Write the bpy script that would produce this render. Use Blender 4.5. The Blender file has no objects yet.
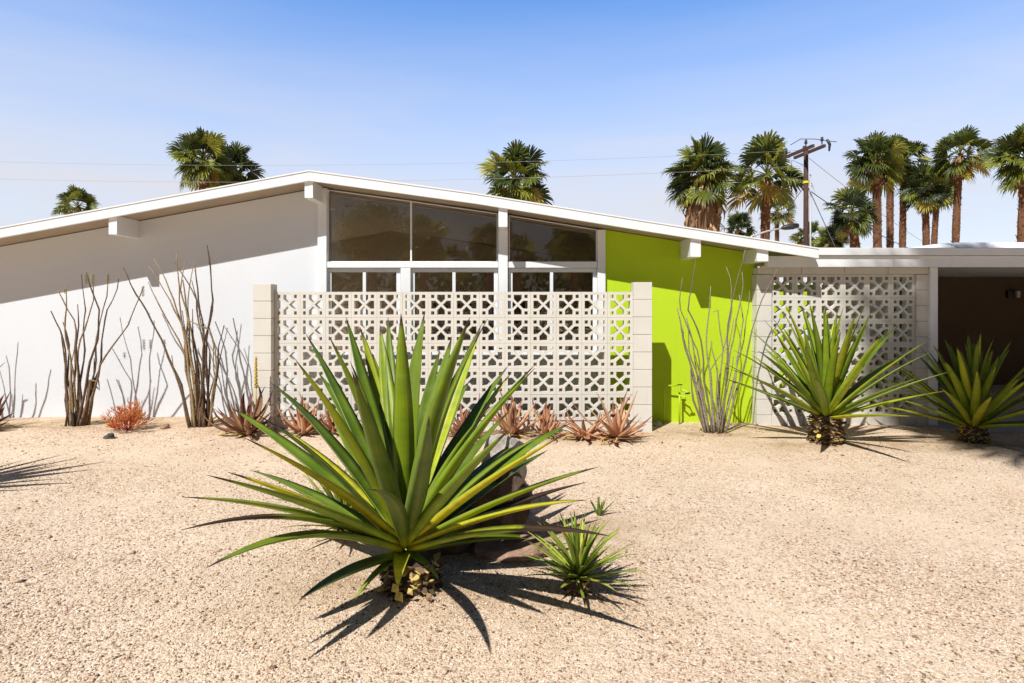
import bpy, math, random
import numpy as np
from mathutils import Vector, Matrix

R = math.radians
scene = bpy.context.scene
COL = scene.collection
random.seed(7)

# ------------------------------------------------------------------ camera
CH = 1.46          # eye height
HY = 305.0         # horizon row in the photograph
F = 600.0          # focal length in pixels
cam_d = bpy.data.cameras.new('camera')
cam = bpy.data.objects.new('camera', cam_d)
COL.objects.link(cam)
cam.location = (0, 0, CH)
cam.rotation_euler = (R(90), 0, 0)
cam_d.sensor_width = 36
cam_d.lens = 36 * F / 1024
cam_d.shift_y = (HY - 341.5) / 1024
cam_d.clip_start = 0.05
cam_d.clip_end = 6000
scene.camera = cam

# ------------------------------------------------------------------ world
SUN = Vector((0.42, 0.69, -1.0))            # travel direction of the light
elev = math.atan2(1.0, math.hypot(SUN.x, SUN.y))
azim = math.atan2(-SUN.x, -SUN.y)
world = bpy.data.worlds.new('World')
scene.world = world
world.use_nodes = True
nt = world.node_tree
nt.nodes.clear()
def N(t, kind, **kw):
    n = t.nodes.new(kind)
    for k, v in kw.items():
        setattr(n, k, v)
    return n
out = N(nt, 'ShaderNodeOutputWorld')
bg = N(nt, 'ShaderNodeBackground')
bg.inputs['Strength'].default_value = 0.125
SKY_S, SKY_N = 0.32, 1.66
sky = N(nt, 'ShaderNodeTexSky', sky_type='NISHITA')
sky.sun_disc = False
sky.sun_elevation = elev
sky.sun_rotation = azim % (2 * math.pi)
sky.air_density = 1.0
sky.dust_density = 0.6
sky.ozone_density = 2.5
# thin cirrus: noise laid out on the sky's own direction vector
tc = N(nt, 'ShaderNodeTexCoord')
mp = N(nt, 'ShaderNodeMapping')
mp.inputs['Scale'].default_value = (1.3, 1.3, 9.0)
ns = N(nt, 'ShaderNodeTexNoise')
ns.inputs['Scale'].default_value = 1.7
ns.inputs['Detail'].default_value = 7
ns.inputs['Roughness'].default_value = 0.55
ns.inputs['Distortion'].default_value = 0.6
rp = N(nt, 'ShaderNodeValToRGB')
rp.color_ramp.elements[0].position = 0.38
rp.color_ramp.elements[1].position = 0.68
sx = N(nt, 'ShaderNodeSeparateXYZ')
mr = N(nt, 'ShaderNodeMapRange')           # clouds lie low, thin out overhead
mr.inputs['From Min'].default_value = 0.17
mr.inputs['From Max'].default_value = 0.50
mr.inputs['To Min'].default_value = 1.0
mr.inputs['To Max'].default_value = 0.0
mr2 = N(nt, 'ShaderNodeMath', operation='MULTIPLY')
add = N(nt, 'ShaderNodeMath', operation='MULTIPLY_ADD')
add.inputs[1].default_value = 0.20
add.inputs[2].default_value = 0.84
mx = N(nt, 'ShaderNodeMix', data_type='RGBA')
mx.inputs['B'].default_value = (2.95, 2.97, 3.22, 1)
hs = N(nt, 'ShaderNodeHueSaturation')
hs.inputs['Saturation'].default_value = 1.36
hs.inputs['Hue'].default_value = 0.506
hs.inputs['Value'].default_value = 1.0
L = nt.links.new
L(tc.outputs['Generated'], mp.inputs['Vector'])
L(mp.outputs[0], ns.inputs['Vector'])
L(ns.outputs['Fac'], rp.inputs[0])
L(tc.outputs['Generated'], sx.inputs[0])
L(sx.outputs['Z'], mr.inputs['Value'])
L(rp.outputs[0], add.inputs[0])
L(add.outputs[0], mr2.inputs[0])
L(mr.outputs[0], mr2.inputs[1])
L(mr2.outputs[0], mx.inputs['Factor'])
L(sky.outputs[0], hs.inputs['Color'])
L(hs.outputs[0], mx.inputs['A'])
# sky shaped by hand: brighter low north, dimmer overhead and behind for less fill
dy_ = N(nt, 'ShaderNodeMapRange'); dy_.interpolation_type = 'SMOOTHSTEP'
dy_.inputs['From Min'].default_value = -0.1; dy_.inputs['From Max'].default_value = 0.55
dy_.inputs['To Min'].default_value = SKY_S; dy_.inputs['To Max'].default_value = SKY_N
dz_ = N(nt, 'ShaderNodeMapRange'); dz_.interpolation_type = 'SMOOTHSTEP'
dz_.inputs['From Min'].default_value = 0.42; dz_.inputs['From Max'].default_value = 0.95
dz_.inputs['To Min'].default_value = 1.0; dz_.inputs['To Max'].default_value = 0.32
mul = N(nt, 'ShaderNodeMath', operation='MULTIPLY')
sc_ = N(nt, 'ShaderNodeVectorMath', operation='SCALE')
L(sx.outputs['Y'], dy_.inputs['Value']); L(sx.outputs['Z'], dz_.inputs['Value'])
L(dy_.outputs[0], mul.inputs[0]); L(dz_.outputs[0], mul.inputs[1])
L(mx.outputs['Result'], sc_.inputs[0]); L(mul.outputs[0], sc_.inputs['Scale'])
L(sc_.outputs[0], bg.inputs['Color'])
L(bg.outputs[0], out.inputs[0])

sd = bpy.data.lights.new('sun', 'SUN')
sd.energy = 4.8
sd.angle = R(0.53)
sd.color = (1.0, 0.978, 0.945)
so = bpy.data.objects.new('sun', sd)
COL.objects.link(so)
so.rotation_euler = SUN.to_track_quat('-Z', 'Y').to_euler()
so.location = (-10, -25, 24)

scene.view_settings.view_transform = 'Standard'
scene.view_settings.look = 'None'
scene.view_settings.exposure = 0.32
scene.view_settings.gamma = 1.0
scene.view_settings.use_curve_mapping = False
scene.render.resolution_x = 1024
scene.render.resolution_y = 683
scene.cycles.max_bounces = 8
scene.cycles.transparent_max_bounces = 8

# ------------------------------------------------------------------ helpers
def at(px, py, Y):
    """world point seen at a pixel of the photograph, at distance Y"""
    return Vector(((px - 512) * Y / F, Y, CH + (HY - py) * Y / F))
def xat(px, Y): return (px - 512) * Y / F
def zat(py, Y): return CH + (HY - py) * Y / F

def gz(x, y):
    """height of the ground"""
    z = -0.008 * (min(max(x, -9), 9) + 4)
    z += 0.012 * math.sin(x * 1.3 + 0.7) * math.sin(y * 1.6 + 1.3)
    z += 0.006 * math.sin(x * 3.7 + y * 2.1)
    # low mound of soil round the big agave
    d = math.hypot((x + 0.50) / 0.6, (y - 3.2) / 0.4)
    z += 0.035 * math.exp(-d * d)
    return z

ORIGIN = {}
def tag(o, label=None, cat=None, group=None, kind=None):
    if label: o['label'] = label
    if cat: o['category'] = cat
    if group: o['group'] = group
    if kind: o['kind'] = kind
    return o
def thing(name, label, cat, loc=(0, 0, 0), group=None):
    o = bpy.data.objects.new(name, None)
    COL.objects.link(o)
    o.location = loc
    o.empty_display_size = 0.2
    ORIGIN[o.name] = Vector(loc)
    return tag(o, label, cat, group)

class MB:
    def __init__(s):
        s.v, s.f, s.a, s.b = [], [], [], []     # verts, faces, tint attribute, across attribute
        s.smooth = False
        s.mi = []
    def add(s, vs, fs, a=(0, 0, 0, 0), m=0):
        n = len(s.v)
        s.v += [tuple(p) for p in vs]
        s.f += [tuple(i + n for i in f) for f in fs]
        s.a += [a] * len(vs)
        s.b += [0.5] * len(vs)
        s.mi += [m] * len(fs)
    def box(s, x0, x1, y0, y1, z0, z1, a=(0, 0, 0, 0), m=0):
        vs = [(x, y, z) for z in (z0, z1) for y in (y0, y1) for x in (x0, x1)]
        s.add(vs, [(0, 2, 3, 1), (4, 5, 7, 6), (0, 1, 5, 4), (2, 6, 7, 3), (0, 4, 6, 2), (1, 3, 7, 5)], a, m)
    def prism_y(s, poly, y0, y1, a=(0, 0, 0, 0), m=0):
        """polygon in xz (counter clockwise seen from -Y) extruded along y"""
        n = len(poly)
        vs = [(x, y0, z) for x, z in poly] + [(x, y1, z) for x, z in poly]
        fs = [tuple(range(n)), tuple(reversed(range(n, 2 * n)))]
        fs += [(i, i + n, (i + 1) % n + n, (i + 1) % n) for i in range(n)]
        s.add(vs, fs, a, m)
    def tube(s, pts, rad, n=6, a=(0, 0, 0, 0), cap=True, m=0):
        pts = [Vector(p) for p in pts]
        k = len(pts)
        if not hasattr(rad, '__len__'): rad = [rad] * k
        vs = []
        t0 = (pts[1] - pts[0]).normalized()
        u = t0.orthogonal().normalized()
        for i in range(k):
            t = (pts[min(i + 1, k - 1)] - pts[max(i - 1, 0)]).normalized()
            u = (u - t * u.dot(t))
            u = u.normalized() if u.length > 1e-6 else t.orthogonal().normalized()
            w = t.cross(u)
            for j in range(n):
                an = 2 * math.pi * j / n
                vs.append(pts[i] + (u * math.cos(an) + w * math.sin(an)) * rad[i])
        fs = []
        for i in range(k - 1):
            for j in range(n):
                fs.append((i * n + j, i * n + (j + 1) % n, (i + 1) * n + (j + 1) % n, (i + 1) * n + j))
        if cap:
            fs.append(tuple(reversed(range(n))))
            fs.append(tuple(range((k - 1) * n, k * n)))
        s.add(vs, fs, a, m)
    def leaf(s, base, tip, w, arch=0.1, nseg=12, chan=0.35, thick=0.014, tint=0.0, brown=0.0,
             bw=0.62, outdir=None, twist=0.0, rnd=None, bend=0.0, peak=0.32):
        """a sword shaped succulent leaf: channelled, thick in the middle, tapering to a spine"""
        base, tip = Vector(base), Vector(tip)
        D = tip - base
        Ln = D.length
        h = Vector((D.x, D.y, 0))
        if outdir is None:
            outdir = h.normalized() if h.length > 0.02 else Vector((random.uniform(-1, 1), random.uniform(-1, 1), 0)).normalized()
        outdir = Vector(outdir)
        side0 = Vector((-outdir.y, outdir.x, 0))
        d0 = D.normalized()
        n0 = d0.cross(side0)
        if n0.dot(Vector((0, 0, 1))) < 0 and abs(n0.z) > 0.05: n0 = -n0
        elif abs(n0.z) <= 0.05 and n0.dot(outdir) > 0: n0 = -n0
        off = n0 * (arch * Ln) + side0 * (bend * Ln)
        rn = random.random() if rnd is None else rnd
        n0v = len(s.v)
        rings = []
        for i in range(nseg + 1):
            t = i / nseg
            t = t ** 0.9
            p = base + D * t + off * (4 * t * (1 - t) * (0.75 + 0.5 * t))
            dt = D + off * (4 * (0.75 + t * (1 - 1.5 * t) - 0.75 * t))
            dt.normalize()
            sd_ = side0 - dt * side0.dot(dt)
            sd_.normalize()
            nn = dt.cross(sd_)
            if nn.dot(n0) < 0: nn = -nn
            if twist:
                m = Matrix.Rotation(twist * t, 3, dt)
                sd_ = m @ sd_; nn = m @ nn
            up = bw + (1 - bw) * math.sin(math.pi / 2 * min(t / peak, 1))
            tt = max(0.0, (t - peak * 0.6) / (1 - peak * 0.6))
            ww = 0.5 * w * up * max(0.0, 1 - tt ** 2.1) + 0.0012
            if i == nseg: ww = 0.0006
            th = thick * (1 - t) ** 0.7 + 0.0012
            c = chan * (1 - 0.35 * t)
            prof = [(-1, c), (-0.5, c * 0.28), (0, 0), (0.5, c * 0.28), (1, c)]
            ring = []
            for q, e in prof:
                ring.append((p + sd_ * (q * ww) + nn * (e * ww), (q + 1) / 2))
            for q in (0.55, 0, -0.55):
                ring.append((p + sd_ * (q * ww) + nn * (c * abs(q) * 0.5 * ww - th * (1 - 0.4 * abs(q))), (q + 1) / 2))
            rings.append(ring)
            for co, ac in ring:
                s.v.append(tuple(co)); s.a.append((tint, rn, t, brown)); s.b.append(ac)
        for i in range(nseg):
            for j in range(8):
                a0 = n0v + i * 8 + j; a1 = n0v + i * 8 + (j + 1) % 8
                s.f.append((a0, a1, a1 + 8, a0 + 8)); s.mi.append(0)
        s.f.append(tuple(n0v + j for j in reversed(range(8)))); s.mi.append(0)
    def build(s, name, mat, parent=None, origin=None, smooth=None, bevel=0.0):
        me = bpy.data.meshes.new(name)
        if origin is None:
            origin = ORIGIN.get(parent.name, Vector((0, 0, 0))) if parent else Vector((0, 0, 0))
        origin = Vector(origin)
        vv = np.array(s.v, dtype=np.float64) - np.array(origin)
        me.from_pydata(vv.tolist(), [], s.f)
        for m_ in (mat if isinstance(mat, (list, tuple)) else [mat]): me.materials.append(m_)
        if isinstance(mat, (list, tuple)):
            me.polygons.foreach_set('material_index', s.mi)
        ca = me.attributes.new('tint', 'FLOAT_COLOR', 'POINT')
        ca.data.foreach_set('color', np.array(s.a, dtype=np.float32).ravel())
        cb = me.attributes.new('across', 'FLOAT', 'POINT')
        cb.data.foreach_set('value', np.array(s.b, dtype=np.float32))
        sm = s.smooth if smooth is None else smooth
        if sm: me.polygons.foreach_set('use_smooth', [True] * len(me.polygons))
        me.update()
        o = bpy.data.objects.new(name, me)
        COL.objects.link(o)
        if parent:
            o.parent = parent
            ORIGIN[o.name] = origin
        else:
            o.location = origin
            ORIGIN[o.name] = origin
        if bevel:
            md = o.modifiers.new('bevel', 'BEVEL')
            md.width = bevel; md.segments = 2; md.limit_method = 'ANGLE'; md.angle_limit = R(40)
        return o

# ------------------------------------------------------------------ materials
def mat_new(name):
    m = bpy.data.materials.new(name); m.use_nodes = True
    t = m.node_tree
    return m, t, t.nodes['Principled BSDF'], t.links.new
def noise(t, scale, detail=5, rough=0.6, vec=None, dist=0.0):
    n = N(t, 'ShaderNodeTexNoise')
    n.inputs['Scale'].default_value = scale
    n.inputs['Detail'].default_value = detail
    n.inputs['Roughness'].default_value = rough
    n.inputs['Distortion'].default_value = dist
    if vec is not None: t.links.new(vec, n.inputs['Vector'])
    return n
def coords(t, scale=None, kind='Object'):
    c = N(t, 'ShaderNodeTexCoord')
    if scale is None: return c.outputs[kind]
    m = N(t, 'ShaderNodeMapping'); m.inputs['Scale'].default_value = scale
    t.links.new(c.outputs[kind], m.inputs[0])
    return m.outputs[0]
def ramp(t, fac, stops):
    r = N(t, 'ShaderNodeValToRGB')
    e = r.color_ramp.elements
    while len(e) > 1: e.remove(e[0])
    e[0].position = stops[0][0]; e[0].color = (*stops[0][1], 1)
    for p, c in stops[1:]:
        x = e.new(p); x.color = (*c, 1)
    t.links.new(fac, r.inputs[0])
    return r.outputs[0]
def mix(t, fac, a, b, blend='MIX'):
    m = N(t, 'ShaderNodeMix', data_type='RGBA', blend_type=blend)
    for sk, v in (('Factor', fac), ('A', a), ('B', b)):
        if isinstance(v, (int, float)): m.inputs[sk].default_value = v
        elif isinstance(v, tuple): m.inputs[sk].default_value = (*v, 1)
        else: t.links.new(v, m.inputs[sk])
    return m.outputs['Result']
def bump(t, b, h, strength=0.3, dist=0.01):
    n = N(t, 'ShaderNodeBump')
    n.inputs['Strength'].default_value = strength
    n.inputs['Distance'].default_value = dist
    t.links.new(h, n.inputs['Height'])
    t.links.new(n.outputs[0], b.inputs['Normal'])
    return n
def paint(name, c1, c2, rough=0.6, scale=3.0, bscale=120, bstr=0.15, bdist=0.004, streak=True, amt=(0.35, 0.75)):
    m, t, b, lk = mat_new(name)
    v = coords(t)
    n1 = noise(t, scale, 6, 0.6, v)
    col = mix(t, ramp(t, n1.outputs['Fac'], [(amt[0], (0, 0, 0)), (amt[1], (1, 1, 1))]), c1, c2)
    if streak:
        n3 = noise(t, 1.0, 5, 0.7, coords(t, (14, 14, 0.9)))
        f = ramp(t, n3.outputs['Fac'], [(0.55, (0, 0, 0)), (0.85, (0.35, 0.35, 0.35))])
        dirty = tuple(x * 0.72 for x in c2)
        col = mix(t, f, col, dirty)
    lk(col, b.inputs['Base Color'])
    b.inputs['Roughness'].default_value = rough
    n2 = noise(t, bscale, 4, 0.6, v)
    bump(t, b, n2.outputs['Fac'], bstr, bdist)
    return m

M = {}
M['stucco'] = paint('white_stucco', (0.68, 0.705, 0.735), (0.655, 0.68, 0.71), 0.85, 0.8, 90, 0.5, 0.006, False)
M['white'] = paint('white_painted_wood', (0.78, 0.80, 0.81), (0.72, 0.735, 0.74), 0.5, 4, 60, 0.12, 0.002)
M['soffit'] = paint('soffit_boards', (0.42, 0.34, 0.24), (0.36, 0.29, 0.20), 0.7, 3, 60, 0.2, 0.003)
M['green'] = paint('lime_green_stucco', (0.46, 0.64, 0.007), (0.41, 0.58, 0.006), 0.8, 0.9, 90, 0.5, 0.005)
M['greenpipe'] = paint('lime_green_pipe', (0.42, 0.60, 0.01), (0.34, 0.50, 0.01), 0.5, 9, 90, 0.1, 0.002, False)
M['block'] = paint('cream_block', (0.65, 0.62, 0.555), (0.59, 0.56, 0.495), 0.85, 2.2, 160, 0.55, 0.003)
M['joint'] = paint('mortar_joint', (0.30, 0.28, 0.24), (0.24, 0.22, 0.19), 0.9, 8, 100, 0.4, 0.003, False)
M['roofing'] = paint('white_foam_roofing', (0.80, 0.80, 0.80), (0.70, 0.70, 0.69), 0.7, 2, 25, 0.5, 0.02, False)
M['brownwall'] = paint('brown_carport_wall', (0.10, 0.062, 0.03), (0.08, 0.05, 0.025), 0.8, 2, 70, 0.3, 0.004, False)
M['interior'] = paint('interior_wall', (0.66, 0.56, 0.42), (0.60, 0.50, 0.38), 0.8, 1, 70, 0.1, 0.002, False)
M['ceiling'] = paint('beige_ceiling_boards', (0.74, 0.66, 0.53), (0.68, 0.60, 0.48), 0.7, 2, 60, 0.1, 0.002, False)
M['redwood'] = paint('red_brown_upholstery', (0.20, 0.05, 0.03), (0.15, 0.04, 0.02), 0.7, 6, 70, 0.2, 0.003, False)
M['wood'] = paint('creosoted_wood', (0.075, 0.035, 0.022), (0.04, 0.02, 0.014), 0.85, 6, 40, 0.5, 0.01)
M['metal'] = paint('dark_metal', (0.03, 0.03, 0.032), (0.02, 0.02, 0.02), 0.5, 6, 40, 0.1, 0.002, False)
M['steel'] = paint('galvanised_steel', (0.45, 0.46, 0.48), (0.36, 0.37, 0.38), 0.4, 6, 40, 0.1, 0.002, False)
M['concrete'] = paint('pale_concrete', (0.40, 0.38, 0.35), (0.32, 0.30, 0.28), 0.85, 1.3, 60, 0.4, 0.004, False)
M['yellowband'] = paint('yellow_marker', (0.75, 0.6, 0.02), (0.6, 0.5, 0.02), 0.5, 6, 40, 0.1, 0.002, False)
M['cable'] = paint('weathered_cable', (0.35, 0.35, 0.36), (0.3, 0.3, 0.3), 0.5, 6, 40, 0.1, 0.002, False)
M['darkcable'] = paint('dark_cable', (0.05, 0.05, 0.06), (0.04, 0.04, 0.05), 0.5, 6, 40, 0.1, 0.002, False)
M['lampglass'] = paint('frosted_lamp_glass', (0.5, 0.48, 0.42), (0.45, 0.43, 0.38), 0.3, 6, 40, 0.05, 0.001, False)

def glass_mat():
    m, t, b, lk = mat_new('tinted_window_glass')
    t.nodes.remove(b)
    o = [n for n in t.nodes if n.type == 'OUTPUT_MATERIAL'][0]
    tr = N(t, 'ShaderNodeBsdfTransparent'); tr.inputs[0].default_value = (0.93, 0.90, 0.84, 1)
    gl = N(t, 'ShaderNodeBsdfGlossy'); gl.inputs['Roughness'].default_value = 0.003
    gl.inputs['Color'].default_value = (1, 1, 1, 1)
    ms = N(t, 'ShaderNodeMixShader')
    fr = N(t, 'ShaderNodeFresnel'); fr.inputs['IOR'].default_value = 2.1
    lk(fr.outputs[0], ms.inputs[0]); lk(tr.outputs[0], ms.inputs[1]); lk(gl.outputs[0], ms.inputs[2])
    lk(ms.outputs[0], o.inputs[0])
    return m
M['glass'] = glass_mat()

def leaf_mat(name, green, lime, yellow, brown, rough=0.42, stripes=True, reds=None):
    """tint.R 0..1 green->yellow, G random, B position along leaf, A brown tip length"""
    m, t, b, lk = mat_new(name)
    at_ = N(t, 'ShaderNodeAttribute', attribute_name='tint')
    ac = N(t, 'ShaderNodeAttribute', attribute_name='across')
    sp = N(t, 'ShaderNodeSeparateColor'); lk(at_.outputs['Color'], sp.inputs[0])
    v = coords(t)
    n1 = noise(t, 5, 4, 0.6, v)
    ad = N(t, 'ShaderNodeMath', operation='MULTIPLY_ADD'); ad.inputs[1].default_value = 0.5; 
    lk(n1.outputs['Fac'], ad.inputs[0])
    s2 = N(t, 'ShaderNodeMath', operation='SUBTRACT'); lk(sp.outputs[0], s2.inputs[0]); s2.inputs[1].default_value = 0.25
    lk(s2.outputs[0], ad.inputs[2])
    col = ramp(t, ad.outputs[0], [(0.0, green), (0.45, lime), (0.95, yellow)])
    # per leaf value change
    vr = N(t, 'ShaderNodeMapRange'); vr.inputs['To Min'].default_value = 0.62; vr.inputs['To Max'].default_value = 1.15
    lk(sp.outputs[1], vr.inputs['Value'])
    hv = N(t, 'ShaderNodeHueSaturation'); lk(col, hv.inputs['Color']); lk(vr.outputs[0], hv.inputs['Value'])
    col = hv.outputs[0]
    # bud prints: soft cross bands on the blade
    cb = N(t, 'ShaderNodeCombineXYZ'); lk(sp.outputs[2], cb.inputs[0]); lk(sp.outputs[1], cb.inputs[1])
    mpn = N(t, 'ShaderNodeMapping'); mpn.inputs['Scale'].default_value = (9, 40, 1); lk(cb.outputs[0], mpn.inputs[0])
    nb = noise(t, 1.6, 3, 0.6, mpn.outputs[0])
    col = mix(t, ramp(t, nb.outputs['Fac'], [(0.45, (0, 0, 0)), (0.7, (0.45, 0.45, 0.45))]), col, tuple(min(1, x * 1.5 + 0.02) for x in green))
    # fine lengthwise streaks
    cs = N(t, 'ShaderNodeCombineXYZ'); lk(sp.outputs[2], cs.inputs[0]); lk(ac.outputs['Fac'], cs.inputs[1]); lk(sp.outputs[1], cs.inputs[2])
    ms_ = N(t, 'ShaderNodeMapping'); ms_.inputs['Scale'].default_value = (1.6, 22, 30); lk(cs.outputs[0], ms_.inputs[0])
    nst = noise(t, 1.0, 4, 0.65, ms_.outputs[0])
    col = mix(t, ramp(t, nst.outputs['Fac'], [(0.35, (0, 0, 0)), (0.75, (0.4, 0.4, 0.4))]), col, tuple(x * 0.45 for x in green))
    # pale horny margin
    mg = N(t, 'ShaderNodeMath', operation='SUBTRACT'); lk(ac.outputs['Fac'], mg.inputs[0]); mg.inputs[1].default_value = 0.5
    mab = N(t, 'ShaderNodeMath', operation='ABSOLUTE'); lk(mg.outputs[0], mab.inputs[0])
    fm = ramp(t, mab.outputs[0], [(0.40, (0, 0, 0)), (0.49, (0.6, 0.6, 0.6))])
    col = mix(t, fm, col, tuple(0.6 * x + 0.05 for x in lime))
    # pale base
    fb = ramp(t, sp.outputs[2], [(0.0, (0.6, 0.6, 0.6)), (0.16, (0, 0, 0))])
    col = mix(t, fb, col, tuple(0.5 * a_ + 0.5 * b_ for a_, b_ in zip(lime, yellow)))
    # corky scars and dust
    n7 = noise(t, 26, 5, 0.75, v)
    col = mix(t, ramp(t, n7.outputs['Fac'], [(0.66, (0, 0, 0)), (0.72, (0.7, 0.7, 0.7))]), col, (0.16, 0.11, 0.05))
    n8 = noise(t, 7, 5, 0.7, v)
    col = mix(t, ramp(t, n8.outputs['Fac'], [(0.5, (0, 0, 0)), (0.8, (0.18, 0.18, 0.18))]), col, (0.30, 0.27, 0.18))
    # dry brown tip
    n3 = noise(t, 14, 4, 0.7, v)
    av = N(t, 'ShaderNodeMath', operation='ADD'); lk(sp.outputs[2], av.inputs[0]); lk(at_.outputs['Alpha'], av.inputs[1])
    av2 = N(t, 'ShaderNodeMath', operation='MULTIPLY_ADD'); lk(n3.outputs['Fac'], av2.inputs[0]); av2.inputs[1].default_value = 0.12; lk(av.outputs[0], av2.inputs[2])
    ft = ramp(t, av2.outputs[0], [(1.0, (0, 0, 0)), (1.0, (0, 0, 0))]) if False else None
    mrr = N(t, 'ShaderNodeMapRange'); mrr.inputs['From Min'].default_value = 1.015; mrr.inputs['From Max'].default_value = 1.06
    lk(av2.outputs[0], mrr.inputs['Value'])
    col = mix(t, mrr.outputs[0], col, brown)
    lk(col, b.inputs['Base Color'])
    b.inputs['Roughness'].default_value = rough
    b.inputs['Specular IOR Level'].default_value = 0.22
    bump(t, b, nst.outputs['Fac'], 0.25, 0.003)
    return m
M['agave'] = leaf_mat('agave_leaf', (0.055, 0.105, 0.008), (0.27, 0.37, 0.013), (0.78, 0.68, 0.02), (0.055, 0.03, 0.018))
M['aloe'] = leaf_mat('coral_aloe_leaf', (0.36, 0.14, 0.065), (0.60, 0.28, 0.14), (0.70, 0.44, 0.26), (0.22, 0.10, 0.06), 0.5)
M['redaloe'] = leaf_mat('red_aloe_leaf', (0.16, 0.065, 0.04), (0.34, 0.13, 0.07), (0.45, 0.28, 0.12), (0.08, 0.03, 0.02), 0.5)
M['pup'] = leaf_mat('small_agave_leaf', (0.10, 0.17, 0.02), (0.26, 0.36, 0.03), (0.60, 0.58, 0.10), (0.25, 0.16, 0.06))

def simple_tint(name, stops, rough=0.7, trans=0.0, nscale=8, bstr=0.3, bdist=0.01, along=None):
    m, t, b, lk = mat_new(name)
    at_ = N(t, 'ShaderNodeAttribute', attribute_name='tint')
    sp = N(t, 'ShaderNodeSeparateColor'); lk(at_.outputs['Color'], sp.inputs[0])
    n1 = noise(t, nscale, 4, 0.6, coords(t))
    ad = N(t, 'ShaderNodeMath', operation='MULTIPLY_ADD'); ad.inputs[1].default_value = 0.35
    lk(n1.outputs['Fac'], ad.inputs[0])
    s2 = N(t, 'ShaderNodeMath', operation='SUBTRACT'); s2.inputs[1].default_value = 0.175; lk(sp.outputs[0], s2.inputs[0])
    lk(s2.outputs[0], ad.inputs[2])
    col = ramp(t, ad.outputs[0], stops)
    lk(col, b.inputs['Base Color'])
    b.inputs['Roughness'].default_value = rough
    bump(t, b, n1.outputs['Fac'], bstr, bdist)
    if trans:
        o = [n for n in t.nodes if n.type == 'OUTPUT_MATERIAL'][0]
        tl = N(t, 'ShaderNodeBsdfTranslucent'); lk(col, tl.inputs[0])
        ms = N(t, 'ShaderNodeMixShader'); ms.inputs[0].default_value = trans
        lk(b.outputs[0], ms.inputs[1]); lk(tl.outputs[0], ms.inputs[2]); lk(ms.outputs[0], o.inputs[0])
    return m
M['palmleaf'] = simple_tint('palm_frond', [(0.0, (0.015, 0.026, 0.008)), (0.35, (0.06, 0.085, 0.011)), (0.65, (0.22, 0.24, 0.024)), (0.9, (0.44, 0.36, 0.04)), (1.0, (0.45, 0.26, 0.07))], 0.5, 0.25, 1.2)
M['deadfrond'] = simple_tint('dead_palm_frond', [(0.0, (0.10, 0.05, 0.025)), (0.5, (0.30, 0.17, 0.08)), (1.0, (0.50, 0.32, 0.16))], 0.8, 0.1, 2)
M['palmtrunk'] = simple_tint('palm_trunk', [(0.0, (0.055, 0.022, 0.012)), (0.5, (0.20, 0.085, 0.035)), (1.0, (0.46, 0.25, 0.11))], 0.85, 0, 6, 0.6, 0.05)
M['cane'] = simple_tint('ocotillo_cane', [(0.1, (0.03, 0.018, 0.012)), (0.45, (0.15, 0.09, 0.05)), (0.75, (0.34, 0.24, 0.13)), (1.0, (0.25, 0.24, 0.06))], 0.85, 0, 45, 1.0, 0.02)
M['greycane'] = simple_tint('grey_ocotillo_cane', [(0.0, (0.10, 0.08, 0.06)), (0.5, (0.26, 0.21, 0.15)), (1.0, (0.40, 0.34, 0.24))], 0.85, 0, 45, 1.0, 0.02)
M['fire'] = simple_tint('coral_stick', [(0.0, (0.30, 0.045, 0.02)), (0.5, (0.52, 0.085, 0.03)), (1.0, (0.60, 0.26, 0.07))], 0.5, 0, 8)
M['deadleaf'] = simple_tint('dry_leaf_base', [(0.0, (0.05, 0.03, 0.018)), (0.5, (0.20, 0.12, 0.06)), (0.85, (0.45, 0.34, 0.14)), (1.0, (0.6, 0.46, 0.10))], 0.85, 0, 12)
M['pebble'] = simple_tint('pebbles', [(0.0, (0.10, 0.06, 0.045)), (0.14, (0.28, 0.17, 0.10)), (0.35, (0.50, 0.36, 0.23)), (0.6, (0.64, 0.52, 0.38)), (0.8, (0.56, 0.36, 0.24)), (1.0, (0.82, 0.76, 0.66))], 0.85, 0, 30, 0.1, 0.002)
M['treeleaf'] = simple_tint('broad_leaf', [(0.0, (0.03, 0.06, 0.015)), (1.0, (0.10, 0.15, 0.03))], 0.6, 0.2, 2)
M['bark'] = simple_tint('bark', [(0.0, (0.06, 0.04, 0.03)), (1.0, (0.16, 0.11, 0.08))], 0.9, 0, 6)
M['spike'] = simple_tint('flower_spike', [(0.0, (0.45, 0.30, 0.02)), (1.0, (0.70, 0.50, 0.05))], 0.6, 0, 20)

def rock_mat(name, stops, scale=3):
    m, t, b, lk = mat_new(name)
    v = coords(t)
    n1 = noise(t, scale, 8, 0.65, v, 0.6)
    col = ramp(t, n1.outputs['Fac'], stops)
    lk(col, b.inputs['Base Color']); b.inputs['Roughness'].default_value = 0.9
    n2 = noise(t, 22, 8, 0.7, v)
    bump(t, b, n2.outputs['Fac'], 0.8, 0.02)
    return m
M['brownrock'] = rock_mat('brown_rock', [(0.3, (0.05, 0.028, 0.018)), (0.5, (0.13, 0.08, 0.05)), (0.7, (0.27, 0.18, 0.12))])
M['greyrock'] = rock_mat('grey_rock', [(0.3, (0.30, 0.25, 0.21)), (0.55, (0.52, 0.47, 0.42)), (0.75, (0.64, 0.60, 0.55))], 5)
M['pinkrock'] = rock_mat('layered_pink_rock', [(0.3, (0.16, 0.09, 0.06)), (0.5, (0.34, 0.21, 0.14)), (0.7, (0.50, 0.36, 0.26))], 4)
M['blackrock'] = rock_mat('black_rock', [(0.4, (0.02, 0.02, 0.02)), (0.6, (0.10, 0.10, 0.09)), (0.7, (0.4, 0.38, 0.33))], 12)

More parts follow.
